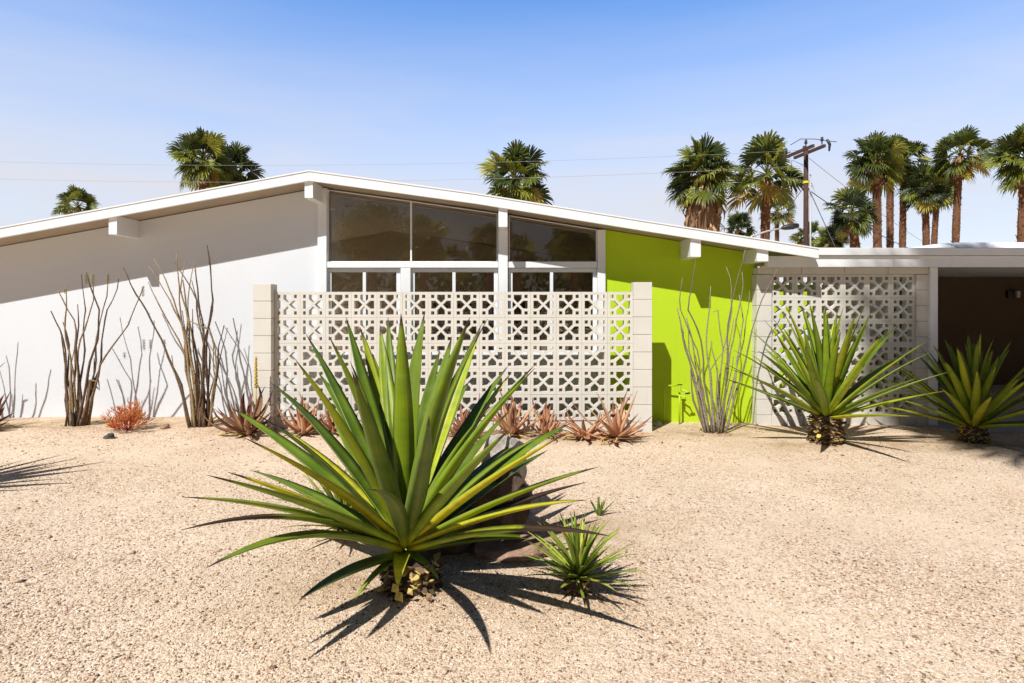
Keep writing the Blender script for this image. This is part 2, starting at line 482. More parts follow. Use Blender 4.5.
def ground_mat():
    m, t, b, lk = mat_new('decomposed_granite')
    v = coords(t)
    # grains
    vo = N(t, 'ShaderNodeTexVoronoi'); vo.inputs['Scale'].default_value = 95; lk(v, vo.inputs['Vector'])
    sp = N(t, 'ShaderNodeSeparateColor'); lk(vo.outputs['Color'], sp.inputs[0])
    c = ramp(t, sp.outputs[0], [(0.0, (0.16, 0.095, 0.06)), (0.12, (0.38, 0.26, 0.17)), (0.3, (0.63, 0.475, 0.33)), (0.6, (0.75, 0.61, 0.455)), (0.85, (0.64, 0.44, 0.30)), (1.0, (0.84, 0.77, 0.65))])
    vo2 = N(t, 'ShaderNodeTexVoronoi'); vo2.inputs['Scale'].default_value = 38; lk(v, vo2.inputs['Vector'])
    sp2 = N(t, 'ShaderNodeSeparateColor'); lk(vo2.outputs['Color'], sp2.inputs[0])
    spot = ramp(t, sp2.outputs[1], [(0.90, (0, 0, 0)), (0.93, (1, 1, 1))])
    dd = ramp(t, vo2.outputs['Distance'], [(0.25, (1, 1, 1)), (0.4, (0, 0, 0))])
    sf = mix(t, 1.0, spot, dd, 'MULTIPLY')
    c2 = ramp(t, sp2.outputs[2], [(0.0, (0.16, 0.09, 0.06)), (0.5, (0.45, 0.26, 0.18)), (1.0, (0.78, 0.72, 0.64))])
    c = mix(t, sf, c, c2)
    # sandy patches without grain contrast
    n1 = noise(t, 1.1, 6, 0.6, v, 0.4)
    f1 = ramp(t, n1.outputs['Fac'], [(0.42, (0, 0, 0)), (0.66, (0.75, 0.75, 0.75))])
    c = mix(t, f1, c, (0.73, 0.59, 0.44))
    n9 = noise(t, 0.55, 4, 0.55, v, 0.8)
    f9 = ramp(t, n9.outputs['Fac'], [(0.40, (0, 0, 0)), (0.62, (0.30, 0.30, 0.30))])
    c = mix(t, f9, c, mix(t, 0.5, c, (0.46, 0.30, 0.19)))
    # soil staining near the planting beds
    n4 = noise(t, 3.0, 6, 0.7, v, 0.3)
    f4 = ramp(t, n4.outputs['Fac'], [(0.52, (0, 0, 0)), (0.72, (0.4, 0.4, 0.4))])
    c = mix(t, f4, c, (0.48, 0.345, 0.20))
    at_ = N(t, 'ShaderNodeAttribute', attribute_name='tint')
    sa = N(t, 'ShaderNodeSeparateColor'); lk(at_.outputs['Color'], sa.inputs[0])
    n5 = noise(t, 5.0, 6, 0.7, v)
    mm = N(t, 'ShaderNodeMath', operation='MULTIPLY'); lk(sa.outputs[0], mm.inputs[0])
    f5 = ramp(t, n5.outputs['Fac'], [(0.3, (0.1, 0.1, 0.1)), (0.6, (1, 1, 1))]); lk(f5, mm.inputs[1])
    c = mix(t, mm.outputs[0], c, (0.36, 0.24, 0.13))
    lk(c, b.inputs['Base Color'])
    b.inputs['Roughness'].default_value = 0.95
    b.inputs['Specular IOR Level'].default_value = 0.2
    h1 = ramp(t, vo.outputs['Distance'], [(0.0, (1, 1, 1)), (0.7, (0, 0, 0))])
    n6 = noise(t, 14, 5, 0.7, v)
    h = mix(t, 0.5, h1, n6.outputs['Fac'])
    bump(t, b, h, 0.8, 0.010)
    return m
M['ground'] = ground_mat()

# ------------------------------------------------------------------ ground
SOIL = [(-0.45, 3.2, 0.9, 0.4), (0.35, 3.13, 0.35, 0.2), (0.0, 3.93, 1.0, 0.4), (-5.0, 7.33, 1.0, 0.28), (-3.6, 7.4, 0.7, 0.28), (-4.5, 7.07, 0.5, 0.16), (-2.9, 7.0, 0.6, 0.24), (0.2, 6.87, 1.7, 0.28), (2.4, 7.07, 0.9, 0.24), (3.4, 6.53, 0.9, 0.32), (4.9, 6.6, 1.2, 0.4), (-6.0, 7.27, 1.5, 0.4)]
def soil(x, y):
    s = 0
    for a, b_, rx, ry in SOIL:
        d = ((x - a) / rx) ** 2 + ((y - b_) / ry) ** 2
        s = max(s, math.exp(-d))
    s = max(s, (0.75 + 0.25 * math.sin(x * 2.3)) * math.exp(-((y - 7.4) / 0.42) ** 2))
    return min(1.0, s * 1.1)
g = MB()
xs = [-2500, -400, -80, -30, -16] + [-10 + 0.14 * i for i in range(144)] + [12, 20, 40, 100, 400, 2500]
ys = [-800, -150, -60, -25, -8, -2, 1] + [2.0 + 0.1 * i for i in range(110)] + [14, 20, 40, 100, 400, 1500, 4000]
nx, ny = len(xs), len(ys)
for y in ys:
    for x in xs:
        g.v.append((x, y, gz(x, y) if (abs(x) < 11 and 0 < y < 16) else -0.03 - 0.008 * min(max(x, -9), 9)))
        g.a.append((soil(x, y), 0, 0, 0)); g.b.append(0)
for j in range(ny - 1):
    for i in range(nx - 1):
        a = j * nx + i
        g.f.append((a, a + 1, a + nx + 1, a + nx)); g.mi.append(0)
tag(g.build('ground', M['ground'], smooth=True), kind='structure')

# loose pebbles lying on the ground
def make_gravel():
    rng = np.random.default_rng(3)
    P = []
    def batch(n, y0, y1, s0, s1):
        y = rng.uniform(y0, y1, n)
        x = rng.uniform(-0.98, 0.98, n) * y
        s = s0 + (s1 - s0) * rng.random(n) ** 4
        P.append(np.stack([x, y, s], 1))
    batch(62000, 2.1, 3.6, 0.0024, 0.0095)
    batch(26000, 3.6, 5.4, 0.003, 0.010)
    batch(11000, 5.4, 7.7, 0.004, 0.012)
    batch(420, 2.2, 7.3, 0.009, 0.022)
    P = np.concatenate(P)
    n = len(P)
    base = np.array([(1, 0, 0), (0, 1, 0), (-1, 0, 0), (0, -1, 0), (0, 0, 1), (0, 0, -1)], float)
    ft = np.array([(0, 1, 4), (1, 2, 4), (2, 3, 4), (3, 0, 4), (1, 0, 5), (2, 1, 5), (3, 2, 5), (0, 3, 5)])
    ang = rng.uniform(0, 6.28, n)
    jit = rng.uniform(0.6, 1.3, (n, 6, 3))
    V = base[None] * jit + rng.uniform(-0.25, 0.25, (n, 6, 3))
    V[:, :, 2] *= 0.6
    V *= P[:, 2][:, None, None]
    c, s = np.cos(ang)[:, None], np.sin(ang)[:, None]
    x = V[:, :, 0] * c - V[:, :, 1] * s; y = V[:, :, 0] * s + V[:, :, 1] * c
    z0 = np.array([gz(a, b_) for a, b_ in P[:, :2]])
    V = np.stack([x + P[:, 0][:, None], y + P[:, 1][:, None], V[:, :, 2] + (z0 + P[:, 2] * 0.2)[:, None]], 2)
    Fc = (ft[None] + (np.arange(n) * 6)[:, None, None]).reshape(-1, 3)
    me = bpy.data.meshes.new('gravel')
    me.vertices.add(n * 6); me.vertices.foreach_set('co', V.reshape(-1))
    me.loops.add(n * 24); me.loops.foreach_set('vertex_index', Fc.reshape(-1))
    me.polygons.add(n * 8); me.polygons.foreach_set('loop_start', np.arange(n * 8) * 3)
    me.update(calc_edges=True)
    t = rng.random(n) ** 0.9
    t[-420:] *= 0.8
    A = np.zeros((n, 6, 4), np.float32); A[:, :, 0] = t[:, None]
    ca = me.attributes.new('tint', 'FLOAT_COLOR', 'POINT'); ca.data.foreach_set('color', A.ravel())
    me.materials.append(M['pebble'])
    o = bpy.data.objects.new('gravel', me); COL.objects.link(o)
    tag(o, 'loose tan and pink gravel scattered over the desert yard', 'gravel', kind='stuff')
make_gravel()

# driveway slab in front of and inside the carport
d = MB(); d.box(xat(931, 7.53), 12.0, 7.2, 13.0, -0.35, -0.055)
tag(d.build('driveway', M['concrete'], bevel=0.01), kind='structure')

# ------------------------------------------------------------------ house
WY = 7.77; EY = 7.30
house = thing('house', 'low white mid-century house with gabled roof, clerestory windows and lime green wall', 'house', (-0.5, 7.77, 0))
def rp_(px, py): return (xat(px, EY), zat(py, EY))
ROOF = [rp_(-230, 270), rp_(309, 170.5), rp_(475, 193.3), rp_(640, 220.0), rp_(819, 248.3)]
TH = 0.125
def rz(x, off=0.0):
    for (x0, z0), (x1, z1) in zip(ROOF, ROOF[1:]):
        if x <= x1 or (x1, z1) == ROOF[-1]:
            return z0 + (z1 - z0) * (x - x0) / (x1 - x0) + off
BACK = 16.0
def roof_slab(y0, y1, top, bot, x0=None, x1=None):
    """slab under the roof line between two offsets"""
    pts = [p for p in ROOF]
    if x0 is not None: pts = [(x0, rz(x0))] + [p for p in pts if p[0] > x0 + 1e-4]
    if x1 is not None: pts = [p for p in pts if p[0] < x1 - 1e-4] + [(x1, rz(x1))]
    m = MB()
    for (a, za), (b_, zb) in zip(pts, pts[1:]):
        pass
    n = len(pts)
    vs = []
    for (a, za) in pts:
        for yy in (y0, y1):
            vs.append((a, yy, za + bot)); vs.append((a, yy, za + top))
    fs = []
    for i in range(n - 1):
        A = i * 4; B = A + 4
        fs += [(A, B, B + 1, A + 1), (A + 2, A + 3, B + 3, B + 2), (A + 1, B + 1, B + 3, A + 3), (A, A + 2, B + 2, B)]
    fs += [(0, 1, 3, 2), ((n - 1) * 4, (n - 1) * 4 + 2, (n - 1) * 4 + 3, (n - 1) * 4 + 1)]
    m.add(vs, fs)
    return m
# unseen roof opening, added to let sun in and brighten the room
HOLE_X0, HOLE_X1, HOLE_Y0, HOLE_Y1 = -6.0, -3.7, 8.4, 10.5
def roof_layers(top, bot, name, mat, parent):
    m = MB()
    for y0, y1, x0, x1 in ((EY + 0.04, HOLE_Y0, None, None), (HOLE_Y0, HOLE_Y1, None, HOLE_X0), (HOLE_Y0, HOLE_Y1, HOLE_X1, None), (HOLE_Y1, BACK, None, None)):
        q = roof_slab(y0, y1, top, bot, x0, x1)
        n = len(m.v)
        m.v += q.v; m.a += q.a; m.b += q.b; m.mi += q.mi; m.f += [tuple(k + n for k in f) for f in q.f]
    return m.build(name, mat, parent)
ro = roof_layers(-0.012, -TH + 0.02, 'roof', M['soffit'], house)
roof_layers(0.004, -0.0115, 'roof_covering', M['roofing'], ro)
roof_slab(EY, EY + 0.038, 0.0, -TH).build('fascia', M['white'], ro, bevel=0.004)
# thin drip edge on the fascia
roof_slab(EY - 0.008, EY - 0.001, 0.006, -0.010).build('drip_edge', M['white'], ro)

def wall_poly(x0, x1, y0, y1, zb, name, mat, ztop=None, parent=house):
    pts = [(x0, zb), (x1, zb), (x1, rz(x1, -TH + 0.01))]
    mids = [p for p in ROOF if x0 + 0.01 < p[0] < x1 - 0.01]
    for p in reversed(mids): pts.append((p[0], p[1] - TH + 0.01))
    pts.append((x0, rz(x0, -TH + 0.01)))
    m = MB(); m.prism_y(pts, y0, y1)
    return m.build(name, mat, parent)
XL = xat(-200, WY)
XW0 = xat(322, WY); XW1 = xat(605.5, WY); XG = xat(757.5, WY)
o = wall_poly(XL, XW0, WY, WY + 0.2, -0.4, 'wall', M['stucco']); tag(o, 'white stucco wall')
o = wall_poly(XW1, XG, WY, WY + 0.2, -0.4, 'wall', M['green']); tag(o, 'lime green stucco wall')
# end walls and back wall
m = MB(); m.box(XG - 0.2, XG, WY + 0.202, BACK - 0.4, -0.4, rz(XG) - TH + 0.01); tag(m.build('wall', M['green'], house), 'lime green side wall')
m = MB(); m.box(XL, XL + 0.2, WY + 0.202, BACK - 0.4, -0.4, rz(XL) - TH + 0.01); m.build('wall', M['stucco'], house)
wall_poly(XL, XG, BACK - 0.398, BACK - 0.2, -0.4, 'wall', M['stucco'])
# low wall below the windows
m = MB(); m.box(XW0 + 0.002, XW1 - 0.002, WY, WY + 0.18, -0.4, 0.80); m.build('sill_wall', M['stucco'], house)
# room behind the windows
m = MB(); m.prism_y([(-6.4, 0), (2.0, 0), (2.0, rz(2.0) - TH), (ROOF[1][0], ROOF[1][1] - TH), (-6.4, rz(-6.4) - TH)], 12.2, 12.35); m.build('interior_wall', M['interior'], house)
m = MB(); m.box(-6.4, -6.25, WY + 0.21, 12.2, 0.0, rz(-6.4) - TH); m.build('interior_wall', M['interior'], house)
m = MB(); m.box(1.85, 2.0, WY + 0.21, 12.2, 0.0, rz(2.0) - TH); m.build('interior_wall', M['interior'], house)
m = MB(); m.box(-6.25, 1.85, WY + 0.21, 12.2, -0.1, 0.0); m.build('interior_floor', M['interior'], house)

m = MB()
for y0, y1, x0, x1 in ((WY + 0.21, HOLE_Y0, -6.25, 1.85), (HOLE_Y0, HOLE_Y1, -6.25, HOLE_X0), (HOLE_Y0, HOLE_Y1, HOLE_X1, 1.85), (HOLE_Y1, 12.2, -6.25, 1.85)):
    q = roof_slab(y0, y1, -TH + 0.015, -TH - 0.005, x0, x1); n = len(m.v)
    m.v += q.v; m.a += q.a; m.b += q.b; m.mi += q.mi; m.f += [tuple(k + n for k in f) for f in q.f]
m.build('interior_ceiling', M['ceiling'], house)
# columns of the window wall
def col_(px0, px1, yf, ztop=None, zb=-0.3):
    x0, x1 = xat(px0, yf), xat(px1, yf)
    m = MB()
    if ztop is None: ztop = min(rz(x0), rz(x1)) - TH + 0.004
    m.box(x0, x1, yf, WY + 0.16, zb, ztop)
    m.build('column', M['white'], house, bevel=0.004)
col_(317.5, 326.5, WY - 0.06)
col_(498.3, 507.8, WY - 0.07)
col_(597.6, 605.6, WY - 0.05)
zt0, zt1 = zat(268.0, WY), zat(262.0, WY)
col_(400.5, 410.5, WY - 0.05, zt0 - 0.004)
# transom beam
m = MB()
m.box(xat(326.8, WY - .05), xat(498, WY - .05), WY - 0.05, WY + 0.1, zt0, zt1)
m.box(xat(508.1, WY - .05), xat(597.3, WY - .05), WY - 0.05, WY + 0.1, zt0, zt1)
m.build('transom_rail', M['white'], house, bevel=0.004)
# windows: each a frame with its pane
def window(px0, px1, zb, zt, mull=None, slope=False, fw=0.03, yy=WY + 0.0, fmat='white'):
    x0, x1 = xat(px0, WY), xat(px1, WY)
    m = MB()
    top = (lambda x: rz(x) - TH - 0.004) if slope else (lambda x: zt)
    for xa, xb in ((x0, x0 + fw), (x1 - fw, x1)):
        m.box(xa, xb, yy, yy + 0.06, zb, min(top(xa), top(xb)))
    m.box(x0 + fw, x1 - fw, yy + 0.003, yy + 0.057, zb, zb + fw)
    if slope:
        m.prism_y([(x0 + fw, top(x0 + fw) - fw), (x1 - fw, top(x1 - fw) - fw), (x1 - fw, top(x1 - fw)), (x0 + fw, top(x0 + fw))], yy + 0.003, yy + 0.057)
    else:
        m.box(x0 + fw, x1 - fw, yy + 0.003, yy + 0.057, zt - fw, zt)
    if mull:
        xm = xat(mull, WY)
        m.box(xm - 0.02, xm + 0.02, yy - 0.01, yy + 0.05, zb + fw, zt - fw)
    fr = m.build('window', M[fmat], house)
    p = MB()
    a, b_ = x0 + fw * 0.7, x1 - fw * 0.7
    p.prism_y([(a, zb + fw * 0.7), (b_, zb + fw * 0.7), (b_, top(b_) - fw * 0.7), (a, top(a) - fw * 0.7)], yy + 0.026, yy + 0.032)
    p.build('pane', M['glass'], fr)
    return fr
window(327.5, 411, zt1, None, slope=True, fw=0.010)
window(411, 497.5, zt1, None, slope=True, fw=0.010)
window(508.8, 597, zt1, None, slope=True, fw=0.010)
zb_ = 0.82
for a, b_, mu in ((327.5, 400.3, 364.5), (410.8, 497.8, 454), (508.6, 596.8, 551.5)):
    window(a, b_, zb_, zt0 - 0.004, mull=mu, fw=0.05)
# window sill ledge
m = MB(); m.box(XW0 + 0.06, XW1 - 0.1, WY - 0.06, WY + 0.1, 0.803, 0.817); m.build('sill', M['white'], house)

# roof beams poking out of the wall
def beam(px0, px1, top, bot, yf=7.335):
    x0, x1 = xat(px0, yf), xat(px1, yf)
    m = MB()
    zb, zt = zat(bot, yf), max(rz(x0), rz(x1)) - TH + 0.02
    zt = zat(top, yf)
    zs = min(rz(x0), rz(x1)) - TH + 0.022
    # sloping top so that the beam meets the soffit
    m.prism_y([(x0, zb), (x1, zb), (x1, rz(x1) - TH + 0.018), (x0, rz(x0) - TH + 0.018)], yf, BACK - 0.5 if False else WY + 0.15)
    m.build('roof_beam', M['white'], house, bevel=0.004)
beam(108.5, 117, 217, 234.5)
beam(304.5, 313, 179, 198)
beam(498.5, 507.5, 208, 227)
beam(690.5, 701, 236, 257)
beam(757, 768.5, 246, 261.5)

# tap and pipes against the green wall
pipe = thing('water_pipe', 'lime green standpipe with tap handle against the green wall beside the block pier', 'water pipe', (xat(679, 7.64), 7.66, -0.05))
m = MB(); m.smooth = True
xp = xat(679.5, 7.64); xq = xat(664.5, 7.64)
zp = zat(388, 7.64); zq = zat(386, 7.64)
m.tube([(xp, 7.64, -0.08), (xp, 7.64, zp)], 0.012, 8)
m.build('standpipe', M['greenpipe'], pipe)
m = MB(); m.smooth = True
m.tube([(xq, 7.67, -0.08), (xq, 7.67, zq - 0.03), (xq + 0.03, 7.67, zq), (xp - 0.02, 7.655, zq + 0.005)], 0.009, 8)
m.build('pipe', M['greenpipe'], pipe)
m = MB()
m.tube([(xp, 7.62, zp - 0.05), (xp, 7.62, zp + 0.03)], [0.022, 0.016], 8)
m.tube([(xp, 7.64, zp - 0.02), (xp + 0.07, 7.60, zp - 0.03), (xp + 0.09, 7.57, zp - 0.07)], 0.009, 8)
m.tube([(xp, 7.64, zp - 0.10), (xp + 0.06, 7.58, zp - 0.11)], 0.010, 8)
m.build('tap', M['greenpipe'], pipe)
m = MB(); m.tube([(xp - 0.03, 7.62, zp + 0.045), (xp + 0.03, 7.62, zp + 0.045)], 0.008, 6)
m.build('tap_handle', M['metal'], pipe)
m = MB(); m.tube([(xp + 0.05, 7.56, zp - 0.06), (xp + 0.11, 7.56, zp - 0.05)], 0.012, 6)
m.build('tap_handle', M['metal'], pipe)

# ------------------------------------------------------------------ block screens
def lattice(x0, z0, nx_, nz_, pw, ph, y0, y1):
    """openwork blocks: a square frame, four corner squares and a diagonal cross"""
    m = MB()
    HO = 0.78
    holes = []
    for sx_ in (-1, 1):
        for sz_ in (-1, 1):
            q = [(0.52, 0.52), (HO, 0.52), (HO, HO), (0.52, HO)]
            q = [(a * sx_, b_ * sz_) for a, b_ in q]
            if sx_ * sz_ < 0: q.reverse()
            holes.append(q)
    base = [(0, 0.13), (0.31, 0.44), (0.31, HO), (-0.31, HO), (-0.31, 0.44)]
    for k in range(4):
        q = base
        for _ in range(k): q = [(-b_, a) for a, b_ in q]
        holes.append(q)
    # triangulate the holed square once
    from mathutils.geometry import tessellate_polygon
    outer = [(-1, -1), (1, -1), (1, 1), (-1, 1)]
    loops = [outer] + [list(reversed(h)) for h in holes]
    flat = [p for l in loops for p in l]
    tris = tessellate_polygon([[Vector((a, b_, 0)) for a, b_ in l] for l in loops])
    n = len(flat)
    for i in range(nx_):
        for j in range(nz_):
            cx = x0 + (i + 0.5) * pw; cz = z0 + (j + 0.5) * ph
            dy = random.uniform(-0.0015, 0.0015)
            sc = 0.994
            vs = [(cx + a * pw / 2 * sc, y0 + dy, cz + b_ * ph / 2 * sc) for a, b_ in flat] + [(cx + a * pw / 2 * sc, y1 + dy, cz + b_ * ph / 2 * sc) for a, b_ in flat]
            fs = []
            for t in tris:
                a, b_, c = [flat[k] for k in t]
                cr = (b_[0] - a[0]) * (c[1] - a[1]) - (b_[1] - a[1]) * (c[0] - a[0])
                tt = t if cr > 0 else tuple(reversed(t))
                fs.append(tuple(tt)); fs.append(tuple(k + n for k in reversed(tt)))
            k0 = 0
            for li, l in enumerate(loops):
                ln = len(l)
                for q in range(ln):
                    a, b_ = k0 + q, k0 + (q + 1) % ln
                    fs.append((a, a + n, b_ + n, b_))
                k0 += ln
            m.add(vs, fs)
    return m
def pier(x0, x1, y0, y1, z0, n, h, parent, name='pier'):
    m = MB()
    for i in range(n):
        j = random.uniform(-0.001, 0.001)
        m.box(x0 + j, x1 + j, y0 + j, y1, z0 + i * h + 0.0028, z0 + (i + 1) * h - 0.0028)
    o = m.build(name, M['block'], parent, bevel=0.003)
    m = MB(); m.box(x0 + 0.004, x1 - 0.004, y0 + 0.004, y1 - 0.004, z0 - 0.15, z0 + n * h - 0.006)
    m.build('mortar', M['joint'], o)
    return o

SY = 7.12
scr = thing('block_screen_wall', 'free-standing cream openwork block screen with two piers in front of the windows', 'screen wall', (xat(450, SY), SY + 0.05, 0))
sx0, sx1 = xat(274.5, SY), xat(633, SY)
zt_ = zat(291.8, SY)
pw = (sx1 - sx0) / 14; ph = pw * 1.003
zb0 = zt_ - 5 * ph
lattice(sx0, zb0, 14, 5, pw, ph, SY, SY + 0.095).build('openwork_blocks', M['block'], scr)
m = MB(); m.box(sx0, sx1, SY + 0.012, SY + 0.083, zb0 - 0.35, zb0 - 0.001); m.build('footing', M['block'], scr)
pier(xat(253, SY - .1), xat(271, SY - .1), SY - 0.1, SY + 0.09, zat(283.8, SY - .1) - 9 * 0.203, 9, 0.203, scr)
m = MB(); m.box(xat(271, SY - .1) + .002, sx0 - 0.002, SY + 0.02, SY + 0.08, -0.2, zt_ + 0.04); m.build('edge_post', M['block'], scr)
pier(sx1 + 0.002, sx1 + 0.222, SY - 0.02, SY + 0.13, zat(282, SY) - 9 * 0.2075, 9, 0.2075, scr)

# carport with its own block screen
CY = 7.63
cp = thing('carport', 'flat-roofed white carport with dark brown interior attached at the right end of the house', 'carport', (xat(935, CY), CY, 0))
fx0 = XG + 0.003; fx1 = 11.5
FYc = 7.48
m = MB(); m.box(fx0, fx1, FYc, FYc + 0.09, zat(267, FYc), zat(255.9, FYc)); m.build('fascia', M['white'], cp, bevel=0.004)
m = MB(); m.box(ROOF[-1][0] + 0.02, fx1, FYc - 0.035, FYc + 0.09, zat(255.5, FYc), zat(248, FYc)); 
m.build('fascia', M['white'], cp, bevel=0.006)
m = MB(); m.box(xat(925, 7.6), fx1 - 0.01, FYc + 0.092, 13.0, zat(262, FYc), zat(249.5, FYc)); m.build('roof', M['roofing'], cp)
# foam covered raised part of the roof, rounded at its left end
m = MB(); m.smooth = True
prof = [(0.0, 0.0), (0.3, 0.035), (0.42, 0.075), (0.6, 0.10), (0.9, 0.115), (6.0, 0.125), (6.2, 0.0)]
xh = xat(893, 8.13); zh = zat(249.6, FYc)
rows = []
for yy, k in ((8.0, 0.0), (8.08, 0.7), (8.2, 1.0), (12.5, 1.0), (12.8, 0.0)):
    rows.append([(xh + a, yy, zh - 0.02 + b_ * k * 1.6) for a, b_ in prof])
vs = [p for r in rows for p in r]
n = len(prof)
m.add(vs, [(j * n + i, j * n + i + 1, (j + 1) * n + i + 1, (j + 1) * n + i) for j in range(4) for i in range(n - 1)])
m.build('raised_roofing', M['roofing'], cp)
m = MB(); m.box(fx0 + 0.4, xat(935, 7.73), FYc + 0.095, 7.85, zat(262, FYc), zat(249.8, FYc)); m.build('beam', M['white'], cp)
# post
m = MB(); m.box(xat(930.5, 7.56), xat(938, 7.56), 7.56, 7.68, -0.3, zat(267, FYc)); m.build('post', M['white'], cp, bevel=0.004)
# walls inside
m = MB(); m.box(xat(931, 7.73), 11.5, 11.4, 11.6, -0.3, zat(262, FYc)); m.build('back_wall', M['brownwall'], cp)
m = MB(); m.box(xat(905, 8), xat(905, 8) + 0.15, 7.86, 11.4, -0.3, zat(262, FYc)); m.build('side_wall', M['brownwall'], cp)
m = MB(); m.box(11.35, 11.5, 7.6, 11.4, -0.3, zat(262, FYc)); m.build('side_wall', M['brownwall'], cp)
# lantern on the back wall
ln = thing('wall_lantern', 'small dark wall lantern with a pale glass on the brown carport wall', 'wall lamp', (xat(1012, 11.35), 11.38, zat(297, 11.35)))
xl = xat(1011, 11.35); zl = zat(294, 11.35)
m = MB(); m.box(xl - 0.06, xl + 0.02, 11.34, 11.398, zl - 0.07, zl + 0.07); m.box(xl - 0.02, xl + 0.12, 11.23, 11.36, zl + 0.055, zl + 0.075); m.build('bracket', M['metal'], ln, bevel=0.005)
m = MB(); m.tube([(xl + 0.08, 11.29, zl - 0.07), (xl + 0.08, 11.29, zl + 0.053)], [0.035, 0.042], 10); m.build('lamp_shade', M['lampglass'], ln)
# distant lit green wall seen through the carport screen
cw = thing('courtyard_wall', 'lime green wall with white coping glimpsed through the carport block screen', 'wall', (5.0, 10.2, 0))
m = MB(); m.box(3.9, xat(866, 10.2), 10.2, 10.4, -0.3, 1.80); m.build('wall', M['green'], cw)
m = MB(); m.box(3.85, xat(866, 10.2) + 0.05, 10.12, 10.45, 1.803, 2.05); m.build('coping', M['white'], cw)
# screen
cs = thing('block_screen_wall', 'cream openwork block screen under the carport fascia behind the right-hand agave', 'screen wall', (xat(840, CY), CY, 0))
cx0, cx1 = xat(771, CY), xat(915, CY)
zc1 = zat(274.3, CY); zc0 = zat(415, CY)
lattice(cx0, zc0, 6, 6, (cx1 - cx0) / 6, (zc1 - zc0) / 6, CY, CY + 0.095).build('openwork_blocks', M['block'], cs)
m = MB()
w_ = (xat(930, CY) - xat(757, CY)) / 4
for i in range(4): m.box(xat(757, CY) + i * w_ + 0.003, xat(757, CY) + (i + 1) * w_ - 0.003, CY - 0.03, CY + 0.15, zc1 + 0.002, zat(267.2, CY - 0.03) - 0.003)
m.build('lintel', M['block'], cs, bevel=0.003)
m = MB()
nb = 9
for i in range(nb): 
    a = cx0 + (cx1 - cx0) * i / nb
    m.box(a + 0.003, a + (cx1 - cx0) / nb - 0.003, CY - 0.02, CY + 0.14, -0.35, zc0 - 0.002)
m.build('footing', M['block'], cs, bevel=0.003)
pier(xat(757, CY - .03), cx0 - 0.002, CY - 0.03, CY + 0.17, zc1 - 10 * 0.198 - 0.002, 10, 0.198, cs)
pier(cx1 + 0.002, xat(930, CY - .03), CY - 0.03, CY + 0.17, zc1 - 10 * 0.198 - 0.002, 10, 0.198, cs)

# ------------------------------------------------------------------ agaves
def agave_trunk(root, x, y, z, r, h, n=60, seed=1, name='dry_leaf_base'):
    """short stem wrapped in the stubs of old cut and withered leaves"""
    rnd = random.Random(seed)
    m = MB()
    m.tube([(x, y, z - 0.05), (x, y, z + h * 0.5), (x, y, z + h)], [r * 0.62, r * 0.72, r * 0.6], 14, (0.1, 0, 0, 0))
    for i in range(n * 3):
        a = i * 2.39996 + rnd.uniform(-.3, .3)
        t = rnd.random()
        zz = z + h * t
        c, s = math.cos(a), math.sin(a)
        ll = r * rnd.uniform(0.12, 0.38) * (1.2 - 0.5 * t); wd = r * rnd.uniform(0.08, 0.17)
        tn = rnd.choice([0.05, 0.15, 0.3, 0.5, 0.8, 0.95])
        p = Vector((x + c * r * 0.62, y + s * r * 0.62, zz))
        o_ = Vector((c + rnd.uniform(-.4, .4), s + rnd.uniform(-.4, .4), rnd.uniform(-1.1, 0.6))).normalized()
        sd_ = Vector((-s, c, rnd.uniform(-.5, .5))).normalized()
        q = p + o_ * ll
        th_ = Vector((0, 0, -0.012))
        m.add([p + sd_ * wd, p - sd_ * wd, q - sd_ * wd * rnd.uniform(0, .8), q + sd_ * wd * rnd.uniform(0, .8), p + th_, q + th_ * 0.6],
              [(0, 1, 2, 3), (1, 0, 4), (2, 1, 4, 5), (0, 3, 5, 4), (3, 2, 5)], (tn, 0, 0, 0))
    return m.build(name, M['deadleaf'], root)

def crown_leaves(m, cx, cy, cz, n, Lr, Er, W, seed, tintr=(0, 0.5), brownr=0.03, r0=0.05, arch=0.05, sx_=1.0, thick=0.014, nseg=12, bw=0.6, chan=0.35, zspread=0.12, peak=0.32, elpow=1.0, ymax=None):
    rnd = random.Random(seed)
    for i in range(n):
        t = i / max(1, n - 1)             # 0 = outermost/lowest
        a = i * 2.39996 + rnd.uniform(-0.12, 0.12)
        el = R(Er[0] + (Er[1] - Er[0]) * t ** elpow + rnd.uniform(-6, 6))
        ll = rnd.uniform(*Lr) * (1 - 0.12 * t)
        o_ = Vector((math.cos(a), math.sin(a), 0))
        d_ = o_ * math.cos(el) + Vector((0, 0, math.sin(el)))
        b0 = Vector((cx, cy, cz + zspread * t)) + o_ * (r0 * (1 - 0.6 * t))
        tip = b0 + d_ * ll
        tip.x = b0.x + (tip.x - b0.x) * sx_
        if ymax and tip.y > ymax: tip.z += (tip.y - ymax) * 0.5; tip.y = ymax - rnd.uniform(0, .15)
        m.leaf(b0, tip, W * rnd.uniform(0.85, 1.15), arch * rnd.uniform(0.3, 1.4), nseg, chan, thick,
               rnd.uniform(*tintr), brownr + (rnd.random() < 0.15) * rnd.uniform(0, 0.15), bw, outdir=o_, bend=rnd.uniform(-0.02, 0.02), twist=rnd.uniform(-0.25, 0.25), peak=peak)

# the big one in the foreground; every leaf has its own bearing, reach and height
AY = 3.13
ab = at(405, 556, AY)
ag = thing('agave', 'huge green agave with long sword leaves and yellow streaks in the middle foreground', 'agave', (ab.x, AY, gz(ab.x, AY)))
